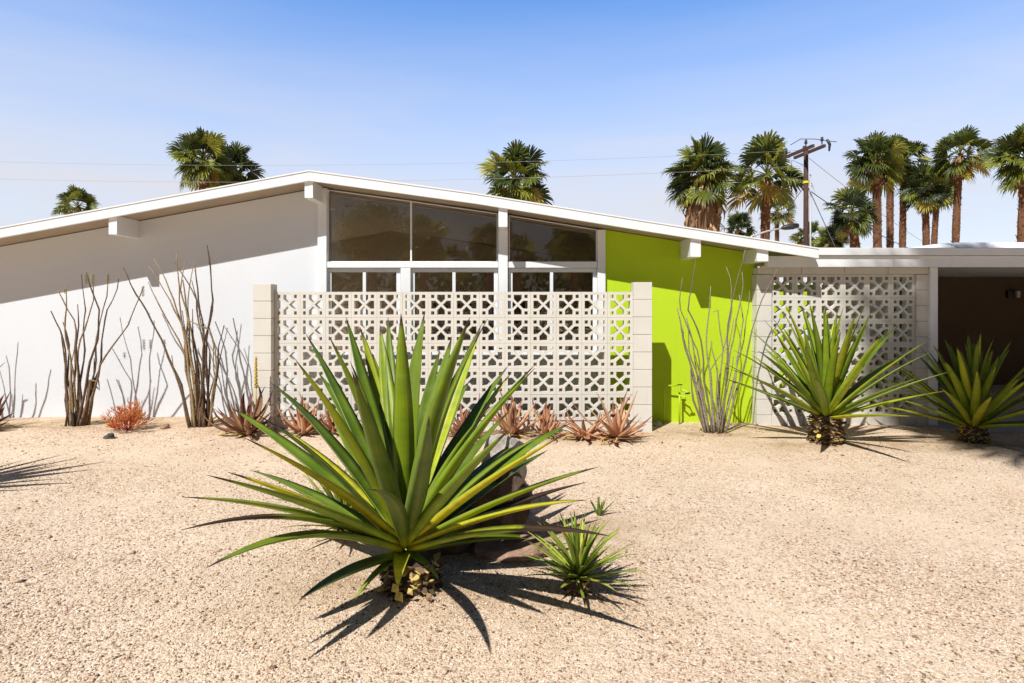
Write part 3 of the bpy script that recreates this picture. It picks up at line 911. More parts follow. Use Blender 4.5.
# px,py of the tip; its depth from the plant (number) or a leaf length reaching back '+' / forward '-'; width, arch, yellowness, dry tip
LV = [
 (183, 497, '-1.24', .085, .05, .50, .03), (207, 475, -1.10, .072, .02, .25, .04), (228, 472, '-1.15', .085, .02, .95, .07),
 (181, 530, '-1.28', .070, .10, .45, .30), (206, 568, '-1.20', .080, .11, .25, .05), (299, 600, -0.42, .080, .05, .05, .08),
 (232, 408, '+1.30', .10, .04, .20, .03), (243, 437, -0.90, .080, .03, .85, .04), (270, 382, '+1.25', .10, .05, .15, .03), (285, 430, '+1.1', .09, .03, .98, .03),
 (295, 359, '-1.25', .085, .02, .60, .03), (306, 334, '+1.45', .10, .03, .1, .03), (329, 336, -0.45, .09, .02, .3, .03),
 (346, 317, '+1.42', .11, .03, .2, .03), (360, 327, '+1.42', .10, .03, .6, .05), (352, 371, -0.85, .10, .01, .15, .03),
 (380, 325, '+1.40', .11, .02, .5, .03), (388, 317, '+1.46', .10, .02, .2, .03), (401, 313, -0.30, .115, .01, .4, .03),
 (425, 311, 0.30, .105, .02, .4, .03), (440, 350, '+1.40', .10, .03, .2, .03), (452, 336, '+1.38', .10, .03, .25, .05), (470, 317, -0.35, .105, .02, .35, .04),
 (481, 326, '+1.40', .10, .03, .55, .06), (429, 416, -1.0, .095, -.01, .1, .03), (508, 366, '+1.35', .10, .04, .15, .04),
 (512, 372, '+1.40', .085, .03, .8, .05), (535, 368, '-1.32', .095, .03, .3, .04), (509, 430, -0.98, .082, .01, .3, .03),
 (571, 423, '+1.35', .09, .05, .15, .05), (566, 433, '-1.30', .08, .02, .95, .05), (548, 450, '+1.35', .095, .03, .1, .04),
 (598, 467, '-1.30', .085, .03, .5, .05), (587, 482, '+1.35', .08, .02, .0, .55), (587, 500, '-1.18', .09, .05, .8, .03),
 (610, 536, '-1.30', .068, .06, .5, .36), (368, 489, -1.18, .088, .06, .12, .03), (566, 548, '+1.1', .08, .08, .3, .05),
 (330, 410, '+1.4', .09, .03, .3, .03), (372, 352, '+1.42', .09, .03, .3, .03), (415, 345, '+1.4', .09, .03, .2, .03), (470, 380, '+1.4', .09, .03, .2, .03),
 (250, 470, '+1.2', .09, .04, .2, .04), (520, 440, '+1.35', .09, .03, .1, .04), (318, 372, '+1.42', .10, .03, .2, .03), (490, 395, '+1.42', .10, .03, .3, .03),
]
def tip_at(px, py, v):
    if not isinstance(v, str): return at(px, py, AY + v)
    sgn = 1 if v[0] == '+' else -1; Lt = float(v[1:])
    lo, hi = 0.0, 1.5
    for _ in range(30):
        mid = (lo + hi) / 2
        if (at(px, py, AY + sgn * mid) - ab).length < Lt: lo = mid
        else: hi = mid
    return at(px, py, AY + sgn * lo)
m = MB(); m.smooth = True
rl = random.Random(5)
for (px, py, dy, w, ar, ti, br) in LV:
    tip = tip_at(px, py, dy); dy = tip.y - AY
    o_ = Vector((tip.x - ab.x, dy, 0))
    oh = o_.normalized() if o_.length > 0.03 else Vector((0, -1, 0))
    el = math.atan2(tip.z - ab.z, o_.length)
    b0 = Vector((ab.x, AY, ab.z)) + oh * 0.045 * math.cos(el) + Vector((0, 0, 0.02 + 0.10 * max(0, math.sin(el))))
    w *= 1.12 if py > 395 and px not in (429, 368, 509) else 0.96
    m.leaf(b0, tip, w, ar * 0.7, 18, 0.42, 0.018, ti, br, 0.62, outdir=oh, twist=rl.uniform(-0.2, 0.2), bend=rl.uniform(-0.015, 0.015), rnd=rl.random(), peak=0.5)
for k in range(12):
    a = k * 2.39996 + rl.uniform(-.2, .2)
    el = R(rl.uniform(22, 74))
    o_ = Vector((math.cos(a), math.sin(a) if math.sin(a) > -0.35 else -0.35 * rl.random(), 0)).normalized()
    b0 = Vector((ab.x, AY, ab.z)) + o_ * 0.04 + Vector((0, 0, 0.03 + 0.06 * math.sin(el)))
    m.leaf(b0, b0 + (o_ * math.cos(el) + Vector((0, 0, math.sin(el)))) * rl.uniform(0.85, 1.25), rl.uniform(.065, .085), rl.uniform(.02, .05), 16, 0.45, 0.016,
           rl.choice((.05, .15, .3, .7)), rl.choice((.03, .03, .1)), 0.6, outdir=o_, twist=rl.uniform(-0.3, 0.3), bend=rl.uniform(-0.03, 0.03), rnd=rl.random(), peak=0.4)
# little drooping leaf and a few low leaves towards the viewer
for (dx, dy, dz, w, ar, ti) in ((0.0, -0.20, -0.10, .085, .25, .8), (-0.20, -0.26, -0.13, .045, .08, .3), (0.20, -0.14, -.09, .045, .1, .3),
                                (-0.2, 0.3, 0.0, .08, .1, .2), (0.25, 0.4, 0.02, .08, .1, .2)):
    b0 = Vector((ab.x, AY, ab.z + 0.02))
    m.leaf(b0, b0 + Vector((dx, dy, dz)), w, ar, 10, 0.5, 0.012, ti, 0.03, 0.7, rnd=0.9)
m.build('leaves', M['agave'], ag)
agave_trunk(ag, ab.x + 0.03, AY, gz(ab.x, AY), 0.19, 0.14, 80, 4)
for (dx, dz, dy, s, t_) in ((-0.01, 0.075, -0.20, .022, 1.0), (0.010, 0.04, -0.21, .024, 1.0), (0.06, 0.055, -0.19, .016, .9), (0.15, 0.02, -0.17, .018, .6)):
    m = MB()
    c = Vector((ab.x + dx, AY + dy, gz(ab.x, AY) + dz))
    m.add([c + Vector((-s, 0, -s * .6)), c + Vector((s * .8, -s * .3, -s)), c + Vector((s * .6, 0, s * .8)), c + Vector((-s * .7, s * .3, s)), c + Vector((0, -s * .5, 0))],
          [(0, 1, 4), (1, 2, 4), (2, 3, 4), (3, 0, 4), (3, 2, 1, 0)], (t_, 0, 0, 0))
    m.build('cut_leaf_stub', M['deadleaf'], ag)

def small_agave(name, label, cat, x, y, n, Lr, Er, W, seed, tintr, mat='pup', base_r=0.05, base_h=0.05, zoff=0.03, group=None, **kw):
    t = thing(name, label, cat, (x, y, gz(x, y)), group)
    m = MB(); m.smooth = True
    crown_leaves(m, x, y, gz(x, y) + zoff, n, Lr, Er, W, seed, tintr, **kw)
    m.build('leaves', M[mat], t)
    if base_r: agave_trunk(t, x, y, gz(x, y), base_r, base_h, 26, seed)
    return t
p = at(578, 590, 3.12)
small_agave('agave', 'small bright yellow-green agave offset to the right of the huge one', 'agave', p.x, 3.12, 85, (0.24, 0.36), (6, 78), 0.020, 11, (0.3, 0.9),
            base_r=0.09, base_h=0.07, zoff=0.06, r0=0.02, arch=0.05, thick=0.005, nseg=8, bw=0.9, zspread=0.05, peak=0.2)
p = at(599, 512, 4.25)
small_agave('agave', 'tiny upright green agave shoot growing alone in the gravel', 'agave', p.x, 4.25, 9, (0.11, 0.17), (45, 85), 0.022, 12, (0.0, 0.3), base_r=0, r0=0.01, arch=0.02, thick=0.004, nseg=6, zspread=0.01, zoff=0)
small_agave('agave', 'pale narrow-leaved agave half hidden behind the left side of the huge one', 'agave', -1.10, 3.9, 80, (0.34, 0.52), (8, 70), 0.024, 13, (0.5, 1.0), base_r=0.07, base_h=0.05, zoff=0.05,
            r0=0.02, arch=0.05, thick=0.005, nseg=8, bw=0.9, zspread=0.05, peak=0.2)

def big_rosette(px, py, Y, label, n, Lr, seed, tr, th, W=0.085, tint=(0.1, 0.7), Er=(2, 84), px_=None, elpow=0.85, ymax=None):
    x = xat(px, Y); z = gz(x, Y)
    t = thing('agave', label, 'agave', (x, Y, z))
    m = MB(); m.smooth = True
    crown_leaves(m, x, Y, z + th, n, Lr, Er, W, seed, tint, 0.03, 0.06, 0.03, elpow=elpow, bw=0.6, chan=0.4, thick=0.016, zspread=0.10, peak=0.36, ymax=ymax)
    m.build('leaves', M['agave'], t)
    agave_trunk(t, x, Y, z, tr, th + 0.03, 110, seed + 1)
    return t
big_rosette(826, 443, 6.6, 'large spiky green agave on a stubby trunk before the carport block screen', 50, (1.12, 1.38), 21, 0.22, 0.27, W=0.10, ymax=7.5, Er=(12, 86))
big_rosette(973, 440, 6.75, 'spiky green agave at the right edge before the open dark carport', 52, (0.90, 1.15), 31, 0.17, 0.16, W=0.105, ymax=7.5, tint=(0.2, 0.7), Er=(10, 86))
# outside the left edge of the picture: its shadow falls into view
big_rosette(-125, 500, 4.45, 'green agave just outside the left edge, its leaf shadows crossing the gravel', 40, (0.95, 1.2), 41, 0.20, 0.10, W=0.085, Er=(42, 84))

# ------------------------------------------------------------------ aloes
def aloe(px, Y, label, n, Lr, Er, W, seed, mat='aloe', tintr=(0.2, 0.9), arch=-0.06, group='coral aloes along the block screen'):
    x = xat(px, Y); z = gz(x, Y)
    t = thing('aloe', label, 'aloe', (x, Y, z), group)
    m = MB(); m.smooth = True
    rnd = random.Random(seed)
    tintr = (tintr[0] + rnd.uniform(-.25, .15), tintr[1] + rnd.uniform(-.2, .3))
    for i in range(n):
        tt = i / (n - 1)
        a = i * 2.39996 + rnd.uniform(-.3, .3)
        el = R(Er[0] + (Er[1] - Er[0]) * tt ** 0.8 + rnd.uniform(-8, 8))
        ll = rnd.uniform(*Lr) * rnd.uniform(0.6, 1.05)
        o_ = Vector((math.cos(a), math.sin(a), 0))
        b0 = Vector((x, Y, z + 0.02 + 0.05 * tt)) + o_ * 0.03
        tip = b0 + o_ * math.cos(el) * ll + Vector((0, 0, math.sin(el) * ll))
        if tip.y > 7.05 and abs(px - 443) < 205: tip.y = 7.05
        if tip.z < gz(tip.x, tip.y) + 0.01: tip.z = gz(tip.x, tip.y) + 0.012
        m.leaf(b0, tip, W * 1.3 * rnd.uniform(0.8, 1.2), arch * rnd.uniform(-0.8, 1.8), 9, 0.6, 0.018, rnd.uniform(*tintr) + rnd.choice((0, 0, .3, -.3)), 0.03 + 0.25 * (rnd.random() < .25), 0.9, outdir=o_, bend=rnd.uniform(-.12, .12), twist=rnd.uniform(-.5, .5), peak=0.15)
    m.build('leaves', M[mat], t)
    # dry shrivelled lower leaves
    m = MB(); m.smooth = True
    for i in range(16):
        a = rnd.uniform(0, 6.28); ll = rnd.uniform(0.12, 0.36)
        o_ = Vector((math.cos(a), math.sin(a), 0))
        b0 = Vector((x + rnd.uniform(-.06, .06), Y + rnd.uniform(-.06, .02), z + 0.03)); e_ = b0 + o_ * ll
        if e_.y > 7.05 and abs(px - 443) < 205: e_.y = 7.05
        e_.z = gz(e_.x, e_.y) + 0.012
        m.leaf(b0, e_, rnd.uniform(0.015, 0.032), rnd.uniform(0.0, 0.18), 6, 0.8, 0.006, rnd.uniform(0.3, 1.0), 0, 1.0, outdir=o_, bend=rnd.uniform(-.25, .25), twist=rnd.uniform(-1, 1), peak=.1)
    m.build('dry_leaves', M['deadleaf'], t)
    return t
al = aloe(248, 6.74, 'reddish aloe with a tall yellow flower spike at the foot of the left pier', 26, (0.36, 0.55), (12, 82), 0.05, 51, 'redaloe', (0.3, 1.0))
m = MB(); m.smooth = True
fx, fy = xat(256, 6.85), 6.85
m.tube([(fx, fy, 0.1), (fx, fy, zat(386, fy))], 0.008, 6, (0.2, 0, 0, 0))
for i in range(60):
    a = i * 2.4; t_ = i / 60
    z_ = zat(386, fy) + (zat(356, fy) - zat(386, fy)) * t_
    r_ = 0.018 * (1 - 0.6 * t_)
    m.tube([(fx, fy, z_), (fx + math.cos(a) * r_, fy + math.sin(a) * r_, z_ - 0.02)], [0.006, 0.009], 4, (0.3 + 0.6 * random.random(), 0, 0, 0))
m.build('flower_spike', M['spike'], al)
aloe(303, 6.80, 'pinkish upright aloe just right of the left pier', 26, (0.30, 0.46), (25, 85), 0.036, 52, 'aloe')
aloe(334, 6.84, 'coral aloe clump behind the huge agave leaves, left of the middle', 22, (0.25, 0.42), (20, 85), 0.034, 53, 'aloe')
aloe(372, 6.80, 'small coral aloe glimpsed between the huge agave leaves', 16, (0.25, 0.40), (20, 85), 0.034, 59, 'redaloe')
aloe(466, 6.77, 'dark reddish aloe behind the grey rock', 22, (0.28, 0.48), (10, 75), 0.04, 54, 'redaloe')
aloe(512, 6.80, 'full salmon-coloured aloe above the grey rock', 28, (0.32, 0.52), (30, 85), 0.042, 55, 'aloe')
aloe(546, 6.82, 'compact upright salmon aloe, second right of the grey rock', 24, (0.26, 0.42), (35, 88), 0.04, 56, 'aloe')
aloe(585, 6.74, 'sprawling pale aloe with flat leaves lying on the gravel', 18, (0.26, 0.50), (0, 50), 0.042, 57, 'aloe', (0.4, 1.0))
aloe(617, 6.67, 'large open coral aloe nearest to the right pier', 22, (0.42, 0.66), (2, 80), 0.045, 58, 'aloe', (0.3, 1.0))
aloe(-16, 6.90, 'dark red aloe cut off by the left edge of the picture', 18, (0.35, 0.55), (15, 75), 0.06, 60, 'redaloe', (0, 0.3))

# ------------------------------------------------------------------ ocotillos
def cane_path(pts, rnd, wob):
    out_ = []
    for (a, b_) in zip(pts, pts[1:]):
        a, b_ = Vector(a), Vector(b_)
        k = max(2, int((b_ - a).length / 0.12))
        for i in range(k): out_.append(a.lerp(b_, i / k))
    out_.append(Vector(pts[-1]))
    ph = [rnd.uniform(0, 6.28) for _ in range(4)]
    f1, f2 = rnd.uniform(4, 8), rnd.uniform(9, 15)
    res = []
    n = len(out_)
    for i, p in enumerate(out_):
        s = i / n; L_ = p.z
        e = math.sin(math.pi * min(1, s * 1.2) * 0.5)
        res.append(p + Vector((math.sin(L_ * f1 + ph[0]) * wob + math.sin(L_ * f2 + ph[1]) * wob * 0.5, math.sin(L_ * f1 + ph[2]) * wob, 0)) * e)
    return res
def ocotillo(px, py, Y, label, canes, seed, mat, r=0.017, extra=0, budtips=()):
    x = xat(px, Y); z = gz(x, Y)
    t = thing('ocotillo', label, 'ocotillo', (x, Y, z), 'ocotillos against the house')
    m = MB(); m.smooth = True
    rnd = random.Random(seed)
    def one(b0, mids, tip, rr, tn):
        path = cane_path([b0] + mids + [tip], rnd, 0.016)
        n = len(path)
        rad = [max(0.004, rr * (1 - 0.68 * i / (n - 1)) * rnd.uniform(0.82, 1.2)) for i in range(n)]
        m.tube(path, rad, 6, (tn, 0, 0, 0))
        # thorns
        for i in range(1, n - 1):
            for _ in range(3):
                a = rnd.uniform(0, 6.28); q = path[i].lerp(path[i + 1], rnd.random())
                e_ = q + Vector((math.cos(a), math.sin(a), rnd.uniform(-.2, .5))) * rad[i] * 2.3
                m.tube([q, e_], [0.0035, 0.0006], 3, (tn + 0.1, 0, 0, 0), cap=False)
    for ci, c in enumerate(canes):
        bx = c[0]; mids = c[1:-1]; tip = c[-1]
        dY = rnd.uniform(-0.28, 0.22)
        b0 = Vector((x + (xat(bx, Y) - x) * 0.72, Y + rnd.uniform(-0.07, 0.07), z - 0.02))
        ms_ = []
        for k, (mx_, my_) in enumerate(mids):
            fr = (k + 1) / (len(mids) + 1)
            ms_.append(at(mx_, my_, Y + dY * fr))
        one(b0, ms_, at(tip[0], tip[1], Y + dY), r * rnd.uniform(0.8, 1.15), rnd.uniform(0.25, 0.8))
    for k in range(extra):
        b0 = Vector((x + rnd.uniform(-0.12, 0.12), Y + rnd.uniform(-0.1, 0.1), z - 0.02))
        h = rnd.uniform(0.6, 1.5)
        tip = b0 + Vector((rnd.uniform(-0.28, 0.28) * h, rnd.uniform(-0.2, 0.2) * h, h))
        one(b0, [], tip, r * rnd.uniform(0.7, 1.0), rnd.uniform(0.1, 0.7))
    m.build('canes', M[mat], t)
    for (bx, by, L_) in budtips:
        m = MB(); m.smooth = True
        b0 = at(bx, by, Y)
        for i in range(int(L_ * 200)):
            a = i * 2.4; zz = -i * 0.005
            m.tube([b0 + Vector((0, 0, zz)), b0 + Vector((math.cos(a) * .022, math.sin(a) * .022, zz + .012))], [0.004, 0.002], 3, (0.9, 0, 0, 0))
        m.build('leafy_tip', M['spring'], t)
    return t
M['spring'] = simple_tint('ocotillo_leaf', [(0.0, (0.12, 0.13, 0.03)), (1.0, (0.26, 0.26, 0.05))], 0.7, 0, 20)
ocotillo(78, 424, 7.2, 'brown ocotillo nearest the left edge, one cane leaning far right', [
 (66, (66, 370), (60, 330), (52, 311)), (70, (70, 360), (66, 320), (65, 287)), (72, (76, 370), (74, 320), (58, 289)), (76, (84, 350), (86, 310), (80, 274)),
 (78, (80, 340), (92, 300), (93, 273)), (80, (96, 340), (100, 310), (86, 272)), (82, (95, 360), (101, 320), (108, 272)), (84, (98, 370), (108, 310), (118, 279)),
 (86, (100, 365), (128, 325), (143, 286)), (74, (74, 380), (70, 350)), (82, (92, 380), (99, 382)), (68, (66, 400), (68, 345), (63, 322)), (85, (90, 380), (100, 390), (99, 378)),
 ], 61, 'cane', 0.0168, 5, [(86, 275, .12), (93, 275, .12), (108, 275, .1), (143, 287, .12), (65, 289, .06)])
ocotillo(203, 421, 7.2, 'dense tall brown ocotillo close to the left pier', [
 (188, (182, 385), (150, 320), (125, 268)), (190, (190, 370), (168, 320), (149, 282)), (194, (190, 350), (172, 300), (148, 266)), (192, (184, 340), (176, 300), (153, 259)),
 (196, (186, 340), (178, 300), (178, 250)), (198, (190, 340), (182, 290), (184, 262)), (200, (192, 340), (188, 300), (193, 262)), (202, (204, 350), (196, 300), (176, 262)),
 (204, (204, 340), (214, 300), (207, 245)), (206, (210, 350), (200, 320), (192, 280)), (208, (204, 350), (200, 300), (196, 268)), (212, (216, 370), (212, 330), (190, 320)),
 (213, (216, 380), (213, 345), (208, 325)), (198, (186, 370), (186, 300), (184, 280)), (196, (194, 380), (186, 320)), (210, (206, 360), (212, 300)),
 ], 62, 'cane', 0.0168, 10, [])
ocotillo(718, 433, 7.15, 'sparse grey ocotillo against the lime green wall', [
 (700, (692, 370), (682, 330), (677, 308)), (704, (696, 350), (682, 310), (681, 278)), (708, (700, 340), (690, 310), (694, 260)), (706, (702, 390), (690, 350), (686, 318)),
 (712, (708, 360), (708, 320), (710, 286)), (716, (722, 350), (718, 310), (713, 312)), (718, (722, 350), (734, 310), (726, 267)), (720, (728, 350), (732, 300), (743, 250)),
 (722, (730, 350), (740, 310), (742, 272)), (724, (736, 370), (745, 320), (737, 295)), (726, (740, 380), (752, 330), (775, 269)), (724, (738, 360), (748, 310), (751, 291)),
 (702, (694, 400), (688, 370)), (714, (712, 370), (728, 345)), (718, (716, 380), (712, 340)),
 ], 63, 'greycane', 0.014, 5, [])

# the shadows of further ocotillos reach the wall at the far left
ocotillo(-48, 424, 7.25, 'tall ocotillo outside the left edge throwing its shadow on the white wall', [
 (-52, (-60, 370), (-70, 330), (-75, 300)), (-50, (-54, 370), (-58, 330), (-62, 320)), (-28, (-50, 370), (-50, 340), (-54, 300)), (-44, (-40, 380), (-34, 350)), (-42, (-30, 380), (-20, 340), (-15, 305)), (-42, (-24, 390), (-14, 370)),
 ], 64, 'cane', 0.017, 9, [])

# ------------------------------------------------------------------ fire stick shrub
fxx = xat(128, 7.0); fyy = 7.0
fs_ = thing('firestick_shrub', 'small coral red pencil-stemmed shrub on the gravel between two ocotillos', 'shrub', (fxx, fyy, gz(fxx, fyy)))
m = MB(); m.smooth = True
rf = random.Random(9)
def stick(p, d, L_, r_, dep):
    q = p + d * L_
    m.tube([p, p.lerp(q, 0.5) + Vector((rf.uniform(-.005, .005),) * 3), q], [r_, r_ * 0.9, r_ * 0.7], 5, (min(1, 0.15 + dep * 0.22 + rf.uniform(-.15, .25)), 0, 0, 0))
    if dep < 3:
        for _ in range(3 if dep else 4):
            dd = (d + Vector((rf.uniform(-.7, .7), rf.uniform(-.7, .7), rf.uniform(-.1, .6)))).normalized()
            stick(q, dd, L_ * rf.uniform(0.6, 0.95), r_ * 0.8, dep + 1)
for i in range(22):
    a = i * 2.4; e_ = rf.uniform(0.2, 1.3)
    stick(Vector((fxx, fyy, gz(fxx, fyy))), Vector((math.cos(a) * math.cos(e_), math.sin(a) * math.cos(e_), math.sin(e_))), rf.uniform(0.08, 0.125), 0.0055, 0)
m.build('stems', M['fire'], fs_)

# ------------------------------------------------------------------ rocks
def rock(name, label, x, y, z, sx_, sy_, sz_, seed, mat, layers=0, rot=0.0, cat='rock'):
    import bmesh
    bm = bmesh.new()
    bmesh.ops.create_icosphere(bm, subdivisions=5, radius=1)
    rnd = random.Random(seed)
    planes = []
    for _ in range(11):
        v = Vector((rnd.gauss(0, 1), rnd.gauss(0, 1), rnd.gauss(0, 0.8))).normalized()
        planes.append((v, rnd.uniform(0.62, 0.9)))
    from mathutils import noise as mn
    for v in bm.verts:
        p = v.co.copy()
        for n_, d_ in planes:
            k = p.dot(n_)
            if k > d_: p -= n_ * (k - d_) * 0.99
        if layers:
            p *= 1 + 0.05 * math.sin((p.z + 0.2 * p.x) * layers)
        p += p.normalized() * (mn.noise(p * 2.3 + Vector((seed, 0, 0))) * 0.07 + mn.noise(p * 6 + Vector((seed, 3, 0))) * 0.03 + abs(mn.noise(p * 15 + Vector((seed, 3, 9)))) * 0.03)
        v.co = p
    M_ = Matrix.Rotation(rot, 4, 'Z') @ Matrix.Diagonal((sx_, sy_, sz_, 1))
    bmesh.ops.transform(bm, matrix=M_, verts=bm.verts)
    me = bpy.data.meshes.new(name); bm.to_mesh(me); bm.free()
    me.materials.append(M[mat])
    me.polygons.foreach_set('use_smooth', [True] * len(me.polygons))
    me.set_sharp_from_angle(angle=R(16))
    o = bpy.data.objects.new(name, me); COL.objects.link(o); o.location = (x, y, z)
    return tag(o, label, cat)
rock('boulder', 'big dark brown boulder leaning behind the right side of the huge agave', xat(497, 3.85), 3.85, 0.15, 0.24, 0.2, 0.29, 3, 'brownrock', 0, 0.4)
rock('rock', 'pale grey angular rock resting behind the dark brown boulder', xat(505, 4.25), 4.25, 0.33, 0.20, 0.14, 0.26, 8, 'greyrock', 0, 0.9)
rock('rock', 'flat layered pinkish rock under the lowest right leaves of the huge agave', xat(515, 3.55), 3.55, -0.01, 0.29, 0.13, 0.11, 5, 'pinkrock', 9, 0.1)
rock('rock', 'dark brown rock in shade directly behind the huge agave', xat(450, 3.7), 3.7, 0.04, 0.28, 0.2, 0.20, 15, 'brownrock', 0, 0.8)
rock('rock', 'small black and white stone on the gravel before the coral shrub', xat(110, 6.6), 6.6, gz(-4.4, 6.6) + 0.015, 0.07, 0.05, 0.045, 6, 'blackrock')
rock('rock', 'fist-sized tan stone on the gravel right of the coral shrub', xat(165, 7.1), 7.1, gz(-4.1, 7.1) + 0.02, 0.06, 0.05, 0.035, 7, 'pinkrock')
rock('rock', 'small whitish stone beside the foot of the right pier', xat(657, 7.5), 7.5, gz(1.8, 7.5) + 0.02, 0.06, 0.05, 0.04, 9, 'greyrock')

# ------------------------------------------------------------------ palms
def fan(m, origin, d, up, size, rnd, tn, dead=False, petiole=1.0):
    """one fan leaf: a petiole and a pleated hand of narrow blades whose ends hang"""
    side = d.cross(up)
    if side.length < 1e-3: side = d.orthogonal()
    side.normalize(); nrm = side.cross(d).normalized()
    droop = rnd.uniform(0.10, 0.25) if not dead else 0.4
    p1 = origin + d * petiole * 0.5 + Vector((0, 0, 0.02))
    hub = origin + d * petiole - Vector((0, 0, droop * petiole * 0.5))
    d2 = (hub - p1).normalized()
    m.tube([origin, p1, hub], [0.035, 0.028, 0.018], 3, (min(1, tn + 0.15), 0, 0, 0), cap=False)
    nb_ = 24
    spread = R(rnd.uniform(100, 125)) if not dead else R(50)
    for k in range(nb_):
        a = -spread + 2 * spread * k / (nb_ - 1) + rnd.uniform(-.04, .04)
        bd = d2 * math.cos(a) + side * math.sin(a)
        L_ = size * (0.72 + 0.28 * math.cos(a * 0.75)) * rnd.uniform(0.85, 1.08)
        w = size * 0.052
        sv = (d2 * -math.sin(a) + side * math.cos(a))
        lift = nrm * (0.10 * size * abs(math.sin(a)))
        q1 = hub + bd * L_ * 0.55 + lift
        q2 = hub + bd * L_ * 0.85 + lift - Vector((0, 0, L_ * rnd.uniform(0.02, 0.10)))
        q3 = hub + bd * L_ * 0.98 + lift - Vector((0, 0, L_ * rnd.uniform(0.12, 0.30)))
        wn = nrm * (w * 0.5 * (1 if k % 2 else -1))
        t_ = min(1, max(0, tn + rnd.uniform(-.12, .12)))
        m.add([hub, q1 + sv * w + wn, q1 - sv * w - wn, q2 + sv * w * 0.6, q2 - sv * w * 0.6, q3],
              [(0, 1, 2), (1, 3, 4, 2), (3, 5, 4)], (t_, 0, 0, 0))

def crown_mesh(seed, n=34, low=-38, size=1.0, dark=0.0):
    rnd = random.Random(seed)
    m = MB()
    for i in range(n):
        t = i / (n - 1)
        el = R(low + (86 - low) * t ** 1.15 + rnd.uniform(-13, 13))
        a = i * 2.39996 + rnd.uniform(-.45, .45)
        d = Vector((math.cos(a) * math.cos(el), math.sin(a) * math.cos(el), math.sin(el)))
        tn = 0.10 + 0.60 * rnd.random() - dark
        if t < 0.15: tn = rnd.uniform(0.45, 1.0)
        up = Matrix.Rotation(rnd.gauss(0, 0.75), 3, d) @ Vector((0, 0, 1))
        fan(m, Vector((0, 0, 0.25 * t)), d, up, size * rnd.uniform(0.8, 1.1), rnd, max(0, min(1, tn)), petiole=size * rnd.uniform(0.55, 1.2))
    return m.build('crown', M['palmleaf'])
crowns = [crown_mesh(101, 46, -58), crown_mesh(102, 27, -48), crown_mesh(103, 54, -64), crown_mesh(104, 34, -70, 1.0, 0.12)]
def skirt_mesh(seed, h, r):
    rnd = random.Random(seed)
    m = MB()
    m.tube([(0, 0, -h), (0, 0, -h * 0.5), (0, 0, -0.1)], [r * 0.62, r * 0.78, r * 0.5], 12, (0.2, 0, 0, 0))
    for i in range(240):
        a = rnd.uniform(0, 6.28); z = -h * rnd.random() ** 0.8
        rr = r * rnd.uniform(0.5, 0.85)
        o_ = Vector((math.cos(a), math.sin(a), 0)); s = Vector((-o_.y, o_.x, 0))
        p0 = o_ * rr * 0.6 + Vector((0, 0, z + 0.25)); L_ = rnd.uniform(0.5, 1.0)
        p1 = o_ * rr * 1.15 + Vector((0, 0, z - L_ * 0.4)); p2 = o_ * rr * rnd.uniform(0.8, 1.2) + Vector((0, 0, max(-h - 0.3, z - L_)))
        w = rnd.uniform(0.03, 0.12)
        m.add([p0, p1 + s * w, p1 - s * w, p2 + s * w * rnd.uniform(-1, 1)], [(0, 1, 2), (1, 3, 2)], (rnd.random(), 0, 0, 0))
    return m.build('dead_frond_skirt', M['deadfrond'])
skirts = [skirt_mesh(201, 1.0, 0.6), skirt_mesh(202, 3.4, 1.0)]
def trunk_mesh(seed, h, r0, r1, lean=0.0):
    rnd = random.Random(seed)
    m = MB()
    k = 14
    pts = [(lean * (i / k) ** 2, 0, h * i / k) for i in range(k + 1)]
    rad = [(r0 + (r1 - r0) * i / k) * rnd.uniform(0.93, 1.07) for i in range(k + 1)]
    m.tube(pts, rad, 10, (0.3, 0, 0, 0))
    nb_ = int(h * 22)
    for i in range(nb_):
        t = i / nb_; a = i * 2.39996
        rr = r0 + (r1 - r0) * t
        o_ = Vector((math.cos(a), math.sin(a), 0)); s = Vector((-o_.y, o_.x, 0))
        p0 = Vector((lean * t * t, 0, h * t)) + o_ * rr * 0.9
        w = rr * 0.32
        p1 = p0 + o_ * rr * rnd.uniform(0.15, 0.45) + Vector((0, 0, rr * rnd.uniform(0.3, 0.9)))
        m.add([p0 + s * w, p0 - s * w, p1 - s * w * 0.6, p1 + s * w * 0.6], [(0, 1, 2, 3)], (rnd.uniform(0.1, 1.0), 0, 0, 0))
    return m.build('trunk', M['palmtrunk'])
PG = 'fan palms beyond the roof'
used_c = set()
def palm(px, py, rpx, label, Y=40.0, ci=0, rot=0.0, trunk_px=None, tw=0.21, skirt=0, group=PG, squash=1.0, pos=None):
    """px,py crown centre; rpx crown radius as the photo shows it"""
    if pos is None:
        c = at(px, py, Y)
        s = rpx * Y / F / 1.85
        bx = xat(trunk_px if trunk_px is not None else px, Y)
    else:
        c = Vector(pos); s = rpx; bx = c.x; Y = c.y
    t = thing('fan_palm', label, 'palm tree', (bx, Y, -0.05), group)
    off = Vector((c.x - bx, 0, c.z + 0.05))
    src = crowns[ci]
    if src.name not in used_c and src.parent is None: cr = src; used_c.add(src.name)
    else: cr = src.copy(); COL.objects.link(cr)
    cr.parent = t; cr.location = off; cr.rotation_euler = (0, 0, rot); cr.scale = (s, s, s * squash)
    tr = trunk_mesh(int(px * 7 + 3) % 9973, c.z + 0.05 + 0.1, tw * 1.15, tw, c.x - bx)
    tr.parent = t
    if skirt:
        sk = skirts[skirt - 1]
        if sk.parent is None: k = sk
        else: k = sk.copy(); COL.objects.link(k)
        k.parent = t; k.location = off; k.rotation_euler = (0, 0, rot * 1.7); k.scale = (s, s, s)
    return t
palm(203, 163, 33, 'fan palm behind the left roof slope, left and taller of the close pair', 40.0, 0, 0.3, 202, .22, 1)
